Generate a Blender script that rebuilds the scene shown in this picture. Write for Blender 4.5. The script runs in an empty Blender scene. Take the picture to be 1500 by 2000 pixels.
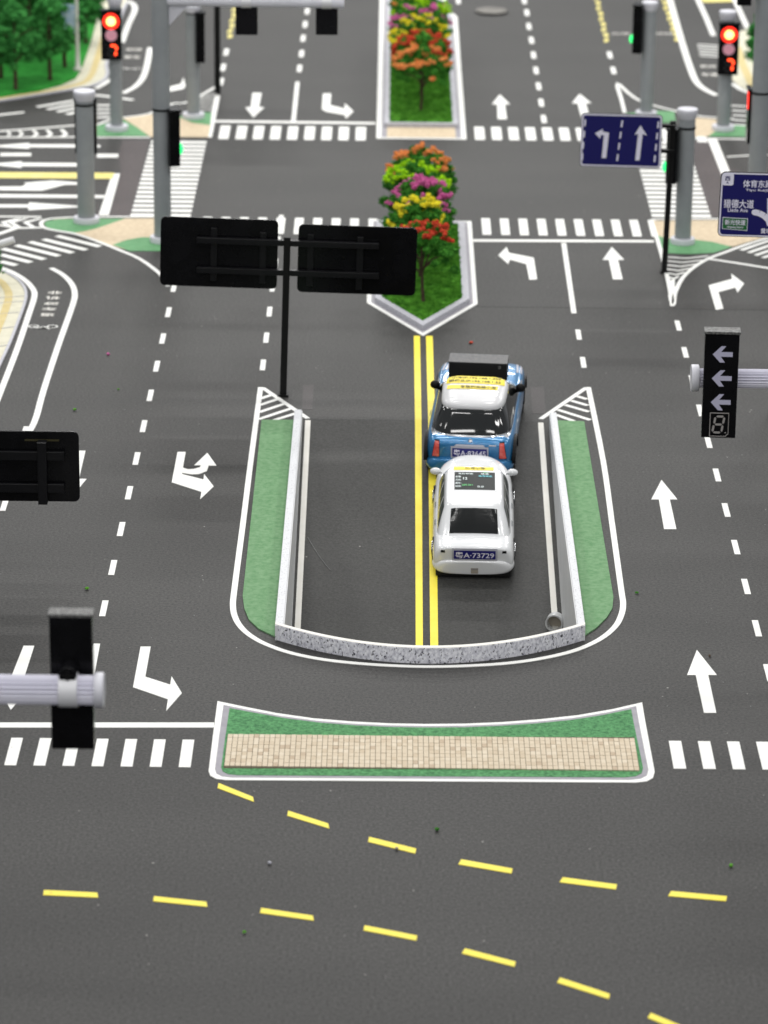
import bpy, bmesh, math, random
import numpy as np
from mathutils import Vector, Matrix, noise
from mathutils.bvhtree import BVHTree
random.seed(11)
sc = bpy.context.scene
COL = sc.collection

# ------------------------------------------------------------------ camera
FPX = 7000.0                      # focal length in photo pixels (photo 1500 x 2000)
CH = 1.1363                       # camera height above the model road, metres
YAW, PIT, ROLL = 0.000484, 0.33766, 0.010633
cy_, sy_ = math.cos(YAW), math.sin(YAW); cp_, sp_ = math.cos(PIT), math.sin(PIT)
FW = Vector((-sy_*cp_, cy_*cp_, -sp_)); R0 = Vector((cy_, sy_, 0)); U0 = R0.cross(FW)
RI = R0*math.cos(ROLL) + U0*math.sin(ROLL); UP = -R0*math.sin(ROLL) + U0*math.cos(ROLL)
CAM = Vector((0, 0, CH))
cd = bpy.data.cameras.new('camera'); cam = bpy.data.objects.new('camera', cd); COL.objects.link(cam)
cd.sensor_fit = 'VERTICAL'; cd.sensor_height = 24; cd.sensor_width = 18; cd.lens = FPX/2000*24
cd.clip_start = 0.05; cd.clip_end = 60
cam.matrix_world = Matrix(((RI.x, UP.x, -FW.x, 0), (RI.y, UP.y, -FW.y, 0), (RI.z, UP.z, -FW.z, CH), (0, 0, 0, 1)))
cd.dof.use_dof = True; cd.dof.focus_distance = 3.22; cd.dof.aperture_fstop = 84/10.5
sc.camera = cam

# ------------------------------------------------------------------ world and lamps (indoor hall with ceiling lights)
w = bpy.data.worlds.new('World'); sc.world = w; w.use_nodes = True
w.node_tree.nodes['Background'].inputs[0].default_value = (0.93, 0.96, 1.0, 1)
w.node_tree.nodes['Background'].inputs[1].default_value = 0.22
def area(name, loc, sx, sy, power, tgt=None):
    l = bpy.data.lights.new(name, 'AREA'); l.shape = 'RECTANGLE'; l.size = sx; l.size_y = sy
    l.energy = power; l.color = (1, 0.985, 0.96)
    o = bpy.data.objects.new(name, l); COL.objects.link(o); o.location = loc
    d = (Vector(tgt) - Vector(loc)) if tgt else Vector((0, 0, -1))
    o.rotation_euler = d.to_track_quat('-Z', 'Y').to_euler()
    return o
for lx in (-2.0, -0.5, 0.42, 1.9):
    for ly, pw in ((-3.4, 5.0), (-2.0, 4.2), (-0.7, 3.4), (0.50, 2.6), (1.55, 2.6), (2.6, 3.9), (4.1, 5.8), (5.4, 7.4), (6.9, 9.2), (8.6, 11.0), (10.5, 12.5)):
        area('ceiling_light', (lx, ly, 2.5), 0.62, 0.16, pw)
vs = sc.view_settings; vs.view_transform = 'Standard'; vs.look = 'None'; vs.exposure = 0.72; vs.gamma = 1
vs.use_curve_mapping = False
sc.cycles.max_bounces = 6

# ------------------------------------------------------------------ pixel -> place helpers (photo pixels onto known planes)
def ray(u, v): return FW + RI*((u-750)/FPX) + UP*((1000-v)/FPX)
def G(u, v, z=0.0):
    d = ray(u, v); return CAM + d*((z-CH)/d.z)
RS, RY0 = 0.2, 3.525              # ramp slope and the line where it starts
def RP(u, v):
    d = ray(u, v); t = (CH + RS*RY0)/(RS*d.y - d.z); return CAM + d*t
def rz(Y): return -(RY0-Y)*RS if Y < RY0 else 0.0
def onY(u, v, Y):
    d = ray(u, v); return CAM + d*(Y/d.y)
def zz(pts, ox, oy, s): return [(ox+x/s, oy+y/s) for x, y in pts]

# ------------------------------------------------------------------ materials
def mat(name, col, rough=0.6, spec=0.5, col2=None, nscale=60, bump=0.0, bscale=None, metal=0.0, coat=0.0, emit=None, es=0.0, detail=4, lo=0.35, hi=0.65):
    m = bpy.data.materials.new(name); m.use_nodes = True
    nt = m.node_tree; b = nt.nodes['Principled BSDF']
    b.inputs['Base Color'].default_value = (*col, 1); b.inputs['Roughness'].default_value = rough
    b.inputs['Specular IOR Level'].default_value = spec; b.inputs['Metallic'].default_value = metal
    b.inputs['Coat Weight'].default_value = coat; b.inputs['Coat Roughness'].default_value = 0.06
    geo = nt.nodes.new('ShaderNodeNewGeometry')
    if col2:
        n = nt.nodes.new('ShaderNodeTexNoise'); n.inputs['Scale'].default_value = nscale; n.inputs['Detail'].default_value = detail
        n.inputs['Roughness'].default_value = 0.65
        r = nt.nodes.new('ShaderNodeValToRGB')
        r.color_ramp.elements[0].position = lo; r.color_ramp.elements[0].color = (*col, 1)
        r.color_ramp.elements[1].position = hi; r.color_ramp.elements[1].color = (*col2, 1)
        nt.links.new(geo.outputs['Position'], n.inputs['Vector']); nt.links.new(n.outputs['Fac'], r.inputs['Fac'])
        nt.links.new(r.outputs['Color'], b.inputs['Base Color'])
    if bump:
        n2 = nt.nodes.new('ShaderNodeTexNoise'); n2.inputs['Scale'].default_value = bscale or nscale; n2.inputs['Detail'].default_value = 3
        bp = nt.nodes.new('ShaderNodeBump'); bp.inputs['Strength'].default_value = bump; bp.inputs['Distance'].default_value = 0.001
        nt.links.new(geo.outputs['Position'], n2.inputs['Vector']); nt.links.new(n2.outputs['Fac'], bp.inputs['Height'])
        nt.links.new(bp.outputs['Normal'], b.inputs['Normal'])
    if emit:
        b.inputs['Emission Color'].default_value = (*emit, 1); b.inputs['Emission Strength'].default_value = es
    return m
def asphalt(name, dark, light, tint=(1, 1, 1)):
    m = bpy.data.materials.new(name); m.use_nodes = True; nt = m.node_tree; b = nt.nodes['Principled BSDF']; N = nt.nodes.new; L = nt.links.new
    geo = N('ShaderNodeNewGeometry')
    a = N('ShaderNodeTexNoise'); a.inputs['Scale'].default_value = 400; a.inputs['Detail'].default_value = 5; a.inputs['Roughness'].default_value = 0.75
    r = N('ShaderNodeValToRGB'); r.color_ramp.elements[0].position = 0.36; r.color_ramp.elements[1].position = 0.66
    r.color_ramp.elements[0].color = (dark*tint[0], dark*tint[1], dark*tint[2], 1); r.color_ramp.elements[1].color = (light*tint[0], light*tint[1], light*tint[2], 1)
    bb = N('ShaderNodeTexNoise'); bb.inputs['Scale'].default_value = 5; bb.inputs['Detail'].default_value = 4
    mp = N('ShaderNodeMapping'); mp.inputs['Scale'].default_value = (0.6, 1.5, 1)
    r2 = N('ShaderNodeMapRange'); r2.inputs[1].default_value = 0.3; r2.inputs[2].default_value = 0.7; r2.inputs[3].default_value = 0.84; r2.inputs[4].default_value = 1.17
    mx = N('ShaderNodeMix'); mx.data_type = 'RGBA'; mx.blend_type = 'MULTIPLY'; mx.inputs[0].default_value = 1
    # pale dust flecks
    v = N('ShaderNodeTexVoronoi'); v.inputs['Scale'].default_value = 75
    vr = N('ShaderNodeMapRange'); vr.inputs[1].default_value = 0.05; vr.inputs[2].default_value = 0.075; vr.inputs[3].default_value = 1; vr.inputs[4].default_value = 0
    wn = N('ShaderNodeTexNoise'); wn.inputs['Scale'].default_value = 22
    wr = N('ShaderNodeMapRange'); wr.inputs[1].default_value = 0.58; wr.inputs[2].default_value = 0.64
    mm = N('ShaderNodeMath'); mm.operation = 'MULTIPLY'
    m2 = N('ShaderNodeMix'); m2.data_type = 'RGBA'; m2.inputs[7].default_value = (0.32, 0.31, 0.29, 1)
    for n in (a, v, wn): L(geo.outputs['Position'], n.inputs['Vector'])
    L(geo.outputs['Position'], mp.inputs['Vector']); L(mp.outputs['Vector'], bb.inputs['Vector'])
    L(a.outputs['Fac'], r.inputs['Fac']); L(bb.outputs['Fac'], r2.inputs[0])
    L(r.outputs['Color'], mx.inputs[6]); L(r2.outputs[0], mx.inputs[7])
    L(v.outputs['Distance'], vr.inputs[0]); L(wn.outputs['Fac'], wr.inputs[0]); L(vr.outputs[0], mm.inputs[0]); L(wr.outputs[0], mm.inputs[1])
    L(mm.outputs[0], m2.inputs[0]); L(mx.outputs[2], m2.inputs[6]); L(m2.outputs[2], b.inputs['Base Color'])
    bp = N('ShaderNodeBump'); bp.inputs['Strength'].default_value = 0.5; bp.inputs['Distance'].default_value = 0.0006
    L(a.outputs['Fac'], bp.inputs['Height']); L(bp.outputs['Normal'], b.inputs['Normal'])
    b.inputs['Roughness'].default_value = 0.56; b.inputs['Specular IOR Level'].default_value = 0.26
    return m
def granite(name):
    m = bpy.data.materials.new(name); m.use_nodes = True; nt = m.node_tree; b = nt.nodes['Principled BSDF']; N = nt.nodes.new; L = nt.links.new
    geo = N('ShaderNodeNewGeometry'); mp = N('ShaderNodeMapping'); mp.inputs['Scale'].default_value = (1, 1, 0.7); mp.inputs['Rotation'].default_value = (0.3, 0.5, 0.2)
    L(geo.outputs['Position'], mp.inputs['Vector'])
    n = N('ShaderNodeTexNoise'); n.inputs['Scale'].default_value = 420; n.inputs['Detail'].default_value = 4
    r = N('ShaderNodeValToRGB'); e = r.color_ramp.elements
    e[0].position = 0.30; e[0].color = (0.44, 0.44, 0.49, 1); e[1].position = 0.62; e[1].color = (0.86, 0.86, 0.90, 1)
    x = e.new(0.44); x.color = (0.64, 0.64, 0.70, 1)
    n2 = N('ShaderNodeTexNoise'); n2.inputs['Scale'].default_value = 480; n2.inputs['Detail'].default_value = 2; n2.inputs['Distortion'].default_value = 0.7
    r2 = N('ShaderNodeMapRange'); r2.inputs[1].default_value = 0.615; r2.inputs[2].default_value = 0.65
    mx = N('ShaderNodeMix'); mx.data_type = 'RGBA'; mx.inputs[7].default_value = (0.025, 0.025, 0.04, 1)
    for k in (n, n2): L(mp.outputs['Vector'], k.inputs['Vector'])
    L(n.outputs['Fac'], r.inputs['Fac']); L(n2.outputs['Fac'], r2.inputs[0]); L(r2.outputs[0], mx.inputs[0]); L(r.outputs['Color'], mx.inputs[6]); L(mx.outputs[2], b.inputs['Base Color'])
    b.inputs['Roughness'].default_value = 0.4
    return m
M = dict(
    asphalt=asphalt('asphalt', 0.006, 0.058, (1.025, 1.0, 0.95)),
    ramp=asphalt('ramp_asphalt', 0.020, 0.050, (1.0, 1.0, 0.94)),
    maroon=asphalt('maroon_asphalt', 0.018, 0.075, (1.25, 1.0, 1.02)),
    pinktape=asphalt('tape', 0.030, 0.068, (1.12, 1.0, 1.0)),
    white=mat('white_paint', (0.76, 0.76, 0.725), 0.5, 0.4, (0.82, 0.82, 0.79), 40, lo=0.3, hi=0.6),
    cream=mat('cream_paint', (0.72, 0.70, 0.64), 0.5, 0.4, (0.78, 0.76, 0.71), 40),
    yellow=mat('yellow_paint', (0.86, 0.70, 0.035), 0.5, 0.4, (0.90, 0.76, 0.06), 50),
    paleyellow=mat('pale_yellow_paint', (0.72, 0.62, 0.16), 0.55, 0.3, (0.76, 0.68, 0.25), 60),
    grass=mat('printed_grass', (0.028, 0.13, 0.045), 0.75, 0.25, (0.10, 0.32, 0.12), 330, 0.4, 700, lo=0.34, hi=0.64),
    felt=mat('green_felt', (0.125, 0.265, 0.125), 0.9, 0.15, (0.205, 0.35, 0.195), 190, 0.6, 900, detail=6),
    islandgreen=mat('island_green', (0.10, 0.28, 0.12), 0.7, 0.25, (0.14, 0.34, 0.16), 120),
    lawn=mat('lawn_green', (0.018, 0.20, 0.022), 0.9, 0.15, (0.035, 0.30, 0.04), 90, 0.5, 500),
    moss=mat('moss_green', (0.03, 0.145, 0.012), 0.95, 0.1, (0.14, 0.40, 0.045), 130, 0.6, 500, detail=6),
    kerb=mat('kerb_grey', (0.40, 0.40, 0.44), 0.6, 0.35, (0.52, 0.52, 0.56), 300),
    print_grey=mat('printed_grey', (0.27, 0.26, 0.29), 0.6, 0.35, (0.32, 0.31, 0.34), 90),
    granite=granite('granite'),
    walltop=mat('wall_top', (0.36, 0.37, 0.39), 0.55, 0.35, (0.66, 0.67, 0.69), 620, lo=0.34, hi=0.44),
    wallface=mat('wall_face', (0.62, 0.63, 0.64), 0.5, 0.4, (0.68, 0.69, 0.70), 40),
    joint=mat('brick_joint', (0.10, 0.08, 0.055), 0.8, 0.2),
    bricka=mat('brick_cream', (0.57, 0.48, 0.355), 0.7, 0.25, (0.62, 0.53, 0.40), 260),
    brickb=mat('brick_tan', (0.53, 0.435, 0.31), 0.7, 0.25, (0.57, 0.475, 0.35), 260),
    brickc=mat('brick_pale', (0.61, 0.525, 0.40), 0.7, 0.25, (0.66, 0.575, 0.45), 260),
    brickd=mat('brick_brown', (0.45, 0.355, 0.25), 0.7, 0.25, (0.50, 0.40, 0.29), 260),
    bricksheet=mat('brick_sheet', (0.54, 0.43, 0.29), 0.7, 0.25, (0.66, 0.55, 0.39), 160),
    sidewalk=mat('sidewalk_cream', (0.56, 0.54, 0.42), 0.7, 0.25, (0.66, 0.63, 0.50), 70),
    tactile=mat('tactile_yellow', (0.56, 0.45, 0.20), 0.7, 0.25, (0.62, 0.52, 0.27), 90),
    pole=mat('pole_grey', (0.27, 0.29, 0.30), 0.45, 0.4, (0.31, 0.33, 0.34), 30),
    lightgrey=mat('light_grey_plastic', (0.60, 0.60, 0.65), 0.4, 0.45, (0.66, 0.66, 0.71), 40),
    whitetube=mat('white_tube', (0.66, 0.65, 0.74), 0.3, 0.5),
    whiteplastic=mat('white_plastic', (0.72, 0.72, 0.74), 0.35, 0.5),
    black=mat('black_plastic', (0.003, 0.003, 0.0035), 0.2, 0.16, (0.005, 0.005, 0.006), 50, 0.05, 60),
    blackmatt=mat('black_matt', (0.005, 0.005, 0.005), 0.5, 0.2),
    blackgrain=mat('black_grain', (0.03, 0.03, 0.03), 0.45, 0.4, (0.22, 0.22, 0.21), 620, 0.6, 620, lo=0.38, hi=0.66),
    blackrail=mat('black_rail', (0.005, 0.005, 0.006), 0.3, 0.26),
    signblue=mat('sign_blue', (0.006, 0.005, 0.11), 0.35, 0.45),
    signgreen=mat('sign_green', (0.01, 0.14, 0.03), 0.35, 0.45),
    signwhite=mat('sign_white', (0.82, 0.80, 0.92), 0.4, 0.4),
    platewhite=mat('plate_white', (0.44, 0.44, 0.49), 0.4, 0.4),
    plateblue=mat('plate_blue', (0.012, 0.012, 0.16), 0.35, 0.45),
    arrowgrey=mat('lens_arrow', (0.46, 0.45, 0.58), 0.4, 0.4),
    seggrey=mat('segment_grey', (0.30, 0.28, 0.27), 0.5, 0.4),
    redcore=mat('lamp_red_core', (0.8, 0.2, 0.1), 0.4, 0.3, emit=(1, 0.36, 0.09), es=4.5),
    redring=mat('lamp_red_ring', (0.6, 0.03, 0.02), 0.4, 0.3, emit=(1, 0.02, 0.008), es=1.5),
    redseg=mat('lamp_red_segment', (0.6, 0.05, 0.02), 0.4, 0.3, emit=(1, 0.06, 0.015), es=2.2),
    greenlamp=mat('lamp_green', (0.02, 0.4, 0.1), 0.4, 0.3, emit=(0.03, 0.85, 0.18), es=1.3),
    offlens=mat('lens_off', (0.85, 0.40, 0.50), 0.4, 0.4),  # unlit lens; the red lamp's glow on it is put into this pink
    bluepaint=mat('car_blue', (0.014, 0.14, 0.33), 0.28, 0.5, (0.022, 0.19, 0.41), 900, metal=0.3, coat=0.8),
    whitepaint=mat('car_white', (0.76, 0.77, 0.78), 0.25, 0.5, coat=0.8),
    roofwhite=mat('roof_white', (0.62, 0.62, 0.63), 0.3, 0.4, coat=0.5),
    glass=mat('black_glass', (0.004, 0.005, 0.005), 0.05, 0.55, coat=0.5),
    darkglass=mat('dark_film', (0.006, 0.007, 0.007), 0.13, 0.4, None, 60, 0.07, 300),
    sideglass=mat('side_glass', (0.02, 0.035, 0.03), 0.12, 0.5),
    taillight=mat('tail_light', (0.62, 0.05, 0.04), 0.2, 0.6, (0.74, 0.16, 0.13), 300, coat=0.6),
    chrome=mat('chrome', (0.75, 0.76, 0.78), 0.18, 0.6, metal=0.9),
    silver=mat('silver_ring', (0.60, 0.61, 0.61), 0.35, 0.5, metal=0.15),
    rubber=mat('rubber', (0.010, 0.010, 0.010), 0.65, 0.3),
    stickeryellow=mat('sticker_yellow', (0.84, 0.68, 0.02), 0.45, 0.4),
    screen=mat('screen', (0.006, 0.010, 0.010), 0.35, 0.12),
    scr_white=mat('screen_white', (0.45, 0.5, 0.5), 0.4, 0.4, emit=(0.6, 0.7, 0.7), es=0.35),
    scr_green=mat('screen_green', (0.05, 0.35, 0.1), 0.4, 0.4, emit=(0.1, 0.6, 0.15), es=0.35),
    scr_cyan=mat('screen_cyan', (0.08, 0.4, 0.45), 0.4, 0.4, emit=(0.1, 0.5, 0.6), es=0.35),
    boxblack=mat('box_black', (0.011, 0.011, 0.012), 0.4, 0.4),
    boxtop=mat('box_top', (0.07, 0.07, 0.075), 0.5, 0.4, (0.11, 0.11, 0.11), 300),
    bark=mat('bark', (0.055, 0.036, 0.024), 0.9, 0.2, (0.10, 0.07, 0.045), 300),
    leaf=mat('foam_green', (0.014, 0.10, 0.010), 0.95, 0.1, (0.08, 0.29, 0.035), 170, detail=5),
    leafdark=mat('foam_dark_green', (0.016, 0.115, 0.022), 0.95, 0.1, (0.065, 0.30, 0.065), 130, detail=5),
    f_red=mat('foam_red', (0.50, 0.04, 0.02), 0.95, 0.1, (0.66, 0.10, 0.05), 200),
    f_orange=mat('foam_orange', (0.74, 0.24, 0.06), 0.95, 0.1, (0.82, 0.34, 0.12), 200),
    f_yellow=mat('foam_yellow', (0.76, 0.64, 0.02), 0.95, 0.1, (0.84, 0.76, 0.06), 200),
    f_pink=mat('foam_pink', (0.56, 0.10, 0.30), 0.95, 0.1, (0.66, 0.17, 0.40), 200),
    f_lime=mat('foam_lime', (0.26, 0.56, 0.008), 0.95, 0.1, (0.42, 0.72, 0.02), 200),
    lampwhite=mat('lamp_white', (0.66, 0.66, 0.60), 0.5, 0.4),
    paleblue=mat('pale_blue_sign', (0.24, 0.42, 0.60), 0.5, 0.3, (0.55, 0.6, 0.66), 160),
    beige=mat('beige_label', (0.38, 0.34, 0.28), 0.5, 0.3),
    thread=mat('thread', (0.26, 0.26, 0.26), 0.6, 0.3),
)

# ------------------------------------------------------------------ mesh helpers
class MB:
    def __init__(s): s.v = []; s.f = []
    def add(s, vs, fs):
        o = len(s.v); s.v += [tuple(v) for v in vs]; s.f += [tuple(i+o for i in f) for f in fs]; return s
    def box(s, x0, x1, y0, y1, z0, z1):
        return s.add([(x0,y0,z0),(x1,y0,z0),(x1,y1,z0),(x0,y1,z0),(x0,y0,z1),(x1,y0,z1),(x1,y1,z1),(x0,y1,z1)],
                     [(3,2,1,0),(4,5,6,7),(0,1,5,4),(1,2,6,5),(2,3,7,6),(3,0,4,7)])
    def prism(s, pts, z0, z1):
        a = sum(pts[i][0]*pts[(i+1) % len(pts)][1]-pts[(i+1) % len(pts)][0]*pts[i][1] for i in range(len(pts)))
        if a < 0: pts = pts[::-1]
        n = len(pts); zf = z0 if callable(z0) else (lambda x, y: z0); zg = z1 if callable(z1) else (lambda x, y: z1)
        vs = [(p[0], p[1], zf(p[0], p[1])) for p in pts] + [(p[0], p[1], zg(p[0], p[1])) for p in pts]
        return s.add(vs, [tuple(range(n))[::-1], tuple(range(n, 2*n))] + [(i, (i+1) % n, n+(i+1) % n, n+i) for i in range(n)])
    def frame(s, pts, t, axis, d0, d1):
        """rectangular/closed outline band: pts outer, offset inner by t; extruded along axis between d0,d1 (local 2d -> x,z)"""
        c = (sum(p[0] for p in pts)/len(pts), sum(p[1] for p in pts)/len(pts)); n = len(pts)
        hw = max(abs(p[0]-c[0]) for p in pts); hh = max(abs(p[1]-c[1]) for p in pts)
        inn = [(c[0]+(p[0]-c[0])*(hw-t)/hw, c[1]+(p[1]-c[1])*(hh-t)/hh) for p in pts]
        vs = [(p[0], d0, p[1]) for p in pts]+[(p[0], d0, p[1]) for p in inn]+[(p[0], d1, p[1]) for p in pts]+[(p[0], d1, p[1]) for p in inn]
        fs = []
        for i in range(n):
            j = (i+1) % n
            fs += [(i, j, n+j, n+i), (2*n+i, 3*n+i, 3*n+j, 2*n+j), (i, 2*n+i, 2*n+j, j), (n+i, n+j, 3*n+j, 3*n+i)]
        return s.add(vs, fs)
    def cyl(s, p0, p1, r0, r1=None, n=20, caps=True, ribs=0, ribd=0.0):
        r1 = r0 if r1 is None else r1; p0 = Vector(p0); p1 = Vector(p1); d = (p1-p0).normalized()
        a = d.orthogonal().normalized(); b = d.cross(a); vs = []
        for p, r in ((p0, r0), (p1, r1)):
            for i in range(n):
                k = 2*math.pi*i/n; rr = r-(ribd if ribs and i % 2 else 0)
                vs.append(p+a*math.cos(k)*rr+b*math.sin(k)*rr)
        fs = [(i, (i+1) % n, n+(i+1) % n, n+i) for i in range(n)]
        if caps: fs += [tuple(range(n))[::-1], tuple(range(n, 2*n))]
        return s.add(vs, fs)
    def lathe(s, prof, n=28, c=(0, 0, 0)):
        vs = []; m = len(prof)
        for r, z in prof:
            for i in range(n):
                k = 2*math.pi*i/n; vs.append((c[0]+r*math.cos(k), c[1]+r*math.sin(k), c[2]+z))
        fs = [(j*n+i, j*n+(i+1) % n, (j+1)*n+(i+1) % n, (j+1)*n+i) for j in range(m-1) for i in range(n)]
        fs += [tuple(range(n))[::-1], tuple(range((m-1)*n, m*n))]
        return s.add(vs, fs)
    def tube(s, pts, r, n=8):
        pts = [Vector(p) for p in pts]
        rr = r if isinstance(r, (list, tuple)) else [r]*len(pts)
        o = len(s.v); vs = []
        for i, p in enumerate(pts):
            d = (pts[min(i+1, len(pts)-1)]-pts[max(i-1, 0)]).normalized(); a = d.orthogonal().normalized() if i == 0 else (a-d*a.dot(d)).normalized(); b = d.cross(a)
            vs += [p+a*math.cos(2*math.pi*k/n)*rr[i]+b*math.sin(2*math.pi*k/n)*rr[i] for k in range(n)]
        fs = [(i*n+k, i*n+(k+1) % n, (i+1)*n+(k+1) % n, (i+1)*n+k) for i in range(len(pts)-1) for k in range(n)]
        fs += [tuple(range(n))[::-1], tuple(range((len(pts)-1)*n, len(pts)*n))]
        return s.add(vs, fs)
    def build(s, name, m, parent=None, smooth=False, bevel=0.0, seg=2, mtx=None):
        me = bpy.data.meshes.new(name)
        vs = s.v if mtx is None else [tuple(mtx @ Vector(v)) for v in s.v]
        me.from_pydata(vs, [], s.f); me.validate(); me.update()
        me.materials.append(M[m] if isinstance(m, str) else m)
        if smooth: me.polygons.foreach_set('use_smooth', [True]*len(me.polygons)); 
        o = bpy.data.objects.new(name, me); COL.objects.link(o)
        if parent: o.parent = parent
        if bevel:
            b = o.modifiers.new('bevel', 'BEVEL'); b.width = bevel; b.segments = seg; b.limit_method = 'ANGLE'; b.angle_limit = 0.6
        if smooth:
            try: me.set_sharp_from_angle(angle=0.9)
            except Exception: pass
        return o
def tag(o, label=None, cat=None, group=None, kind=None):
    if label: o['label'] = label
    if cat: o['category'] = cat
    if group: o['group'] = group
    if kind: o['kind'] = kind
    return o
def empty(name, loc=(0, 0, 0), rot=(0, 0, 0)):
    o = bpy.data.objects.new(name, None); COL.objects.link(o); o.location = loc; o.rotation_euler = rot; o.empty_display_size = 0.02; return o
def text_geo(body, wid, hei, depth=0.0):
    """text mesh scaled into a wid x hei box centred on the origin, in x (right) and y (up)"""
    c = bpy.data.curves.new('lettering', 'FONT'); c.body = body; c.resolution_u = 2; c.offset = 0.014
    o = bpy.data.objects.new('lettering', c); COL.objects.link(o); bpy.context.view_layer.update()
    me = bpy.data.meshes.new_from_object(o.evaluated_get(bpy.context.evaluated_depsgraph_get()))
    v = [tuple(x.co) for x in me.vertices]; f = [tuple(p.vertices) for p in me.polygons]
    bpy.data.objects.remove(o); bpy.data.curves.remove(c); bpy.data.meshes.remove(me)
    x0, x1 = min(p[0] for p in v), max(p[0] for p in v); y0, y1 = min(p[1] for p in v), max(p[1] for p in v)
    sx = wid/(x1-x0); sy = hei/(y1-y0)
    return [((p[0]-(x0+x1)/2)*sx, (p[1]-(y0+y1)/2)*sy) for p in v], f
def rrect(x0, x1, y0, y1, r, n=5):
    out = []
    for cx, cy, a in ((x1-r, y1-r, 0), (x0+r, y1-r, 90), (x0+r, y0+r, 180), (x1-r, y0+r, 270)):
        for i in range(n+1):
            k = math.radians(a+90*i/n); out.append((cx+r*math.cos(k), cy+r*math.sin(k)))
    return out

# ------------------------------------------------------------------ the road sheet, with the opening of the underpass
XL, XR = -0.0875, 0.168           # inner faces of the underpass side walls
XLO, XRO = -0.0948, 0.1745        # outer faces
ARC = [(-0.0948, 2.8990), (-0.050, 2.8720), (-0.005, 2.8545), (0.0415, 2.8470), (0.088, 2.8560), (0.132, 2.8770), (0.1745, 2.9060)]
def arc_y(x):                      # smooth interpolation through the front wall's outer foot
    a, b, c = -0.0948, 0.0405, 0.1745
    ya, yb, yc = 2.8990, 2.8465, 2.9060
    return ya*(x-b)*(x-c)/((a-b)*(a-c)) + yb*(x-a)*(x-c)/((b-a)*(b-c)) + yc*(x-a)*(x-b)/((c-a)*(c-b))
WT = 0.0062                        # front wall thickness
mb = MB()
BX0, BX1, BY0, BY1 = -1.6, 1.6, 1.3, 8.5
mb.add([(BX0, RY0, 0), (BX1, RY0, 0), (BX1, BY1, 0), (BX0, BY1, 0)], [(0, 1, 2, 3)])
mb.add([(BX0, 2.7, 0), (XL, 2.7, 0), (XL, RY0, 0), (BX0, RY0, 0)], [(0, 1, 2, 3)])
mb.add([(XR, 2.7, 0), (BX1, 2.7, 0), (BX1, RY0, 0), (XR, RY0, 0)], [(0, 1, 2, 3)])
mb.add([(BX0, BY0, 0), (BX1, BY0, 0), (BX1, 2.7, 0), (BX0, 2.7, 0)], [(0, 1, 2, 3)])
NA = 24; xs = [XL+(XR-XL)*i/NA for i in range(NA+1)]
mb.add([(x, 2.7, 0) for x in xs]+[(x, arc_y(x)+WT-0.001, 0) for x in xs], [(i, i+1, NA+2+i, NA+1+i) for i in range(NA)])
road = tag(mb.build('road', 'asphalt'), kind='structure')
mb = MB(); YB = 2.80
mb.prism([(XL-0.004, YB), (XR+0.004, YB), (XR+0.004, RY0), (XL-0.004, RY0)], lambda x, y: rz(y)-0.012, lambda x, y: rz(y)-0.00005)
ramp = tag(mb.build('ramp_road', 'ramp'), kind='structure')

LZ = [0]
def layer():
    LZ[0] = (LZ[0]+1) % 60; return 0.0003 + LZ[0]*0.000004
def flat(name, pts, m, parent=None, z=None, ramp_=False):
    """thin sheet on the road (or on the ramp) from world x,y points"""
    dz = layer() if z is None else z
    mb = MB()
    if ramp_: mb.prism([(p[0], p[1]) for p in pts], lambda x, y: rz(y)+dz-0.0003, lambda x, y: rz(y)+dz)
    else: mb.prism([(p[0], p[1]) for p in pts], 0.00002, dz)
    return mb.build(name, m, parent or (ramp if ramp_ else road))
def fpx(name, px, m, parent=None, z=None): return flat(name, [G(*p) for p in px], m, parent, z)
def smoothline(pts, n=6):
    out = []
    P = [Vector((p[0], p[1], 0)) for p in pts]
    for i in range(len(P)-1):
        a, b, c, d = P[max(i-1, 0)], P[i], P[i+1], P[min(i+2, len(P)-1)]
        for k in range(n):
            t = k/n; out.append(0.5*((2*b)+(c-a)*t+(2*a-5*b+4*c-d)*t*t+(-a+3*b-3*c+d)*t**3))
    out.append(P[-1]); return out
def stroke(name, pts, wdt, m, parent=None, z=None, smooth=0, ramp_=False):
    """painted line of a given width along world points"""
    P = smoothline(pts, smooth) if smooth else [Vector((p[0], p[1], 0)) for p in pts]
    dz = layer() if z is None else z; L = []; R = []
    for i, p in enumerate(P):
        d1 = (P[i]-P[i-1]).normalized() if i else (P[1]-P[0]).normalized(); d2 = (P[i+1]-P[i]).normalized() if i < len(P)-1 else d1
        t = (d1+d2).normalized(); nn = Vector((-t.y, t.x, 0)); k = 1/max(0.5, nn.dot(Vector((-d1.y, d1.x, 0))))
        L.append(p+nn*wdt/2*k); R.append(p-nn*wdt/2*k)
    n = len(P); f = (lambda y: rz(y)) if ramp_ else (lambda y: 0)
    vs = [(p.x, p.y, f(p.y)+dz) for p in L]+[(p.x, p.y, f(p.y)+dz) for p in R]+[(p.x, p.y, f(p.y)+0.00002) for p in L]+[(p.x, p.y, f(p.y)+0.00002) for p in R]
    fs = []
    for i in range(n-1):
        fs += [(n+i, n+i+1, i+1, i), (2*n+i, i, i+1, 2*n+i+1), (n+i, 3*n+i, 3*n+i+1, n+i+1)]
    fs += [(0, 2*n, 3*n, n), (n-1, 2*n-1, 4*n-1, 3*n-1)]
    return MB().add(vs, fs).build(name, m, parent or (ramp if ramp_ else road))
def spx(name, px, wdt, m='white', **k): return stroke(name, [G(*p) for p in px], wdt, m, **k)

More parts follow.
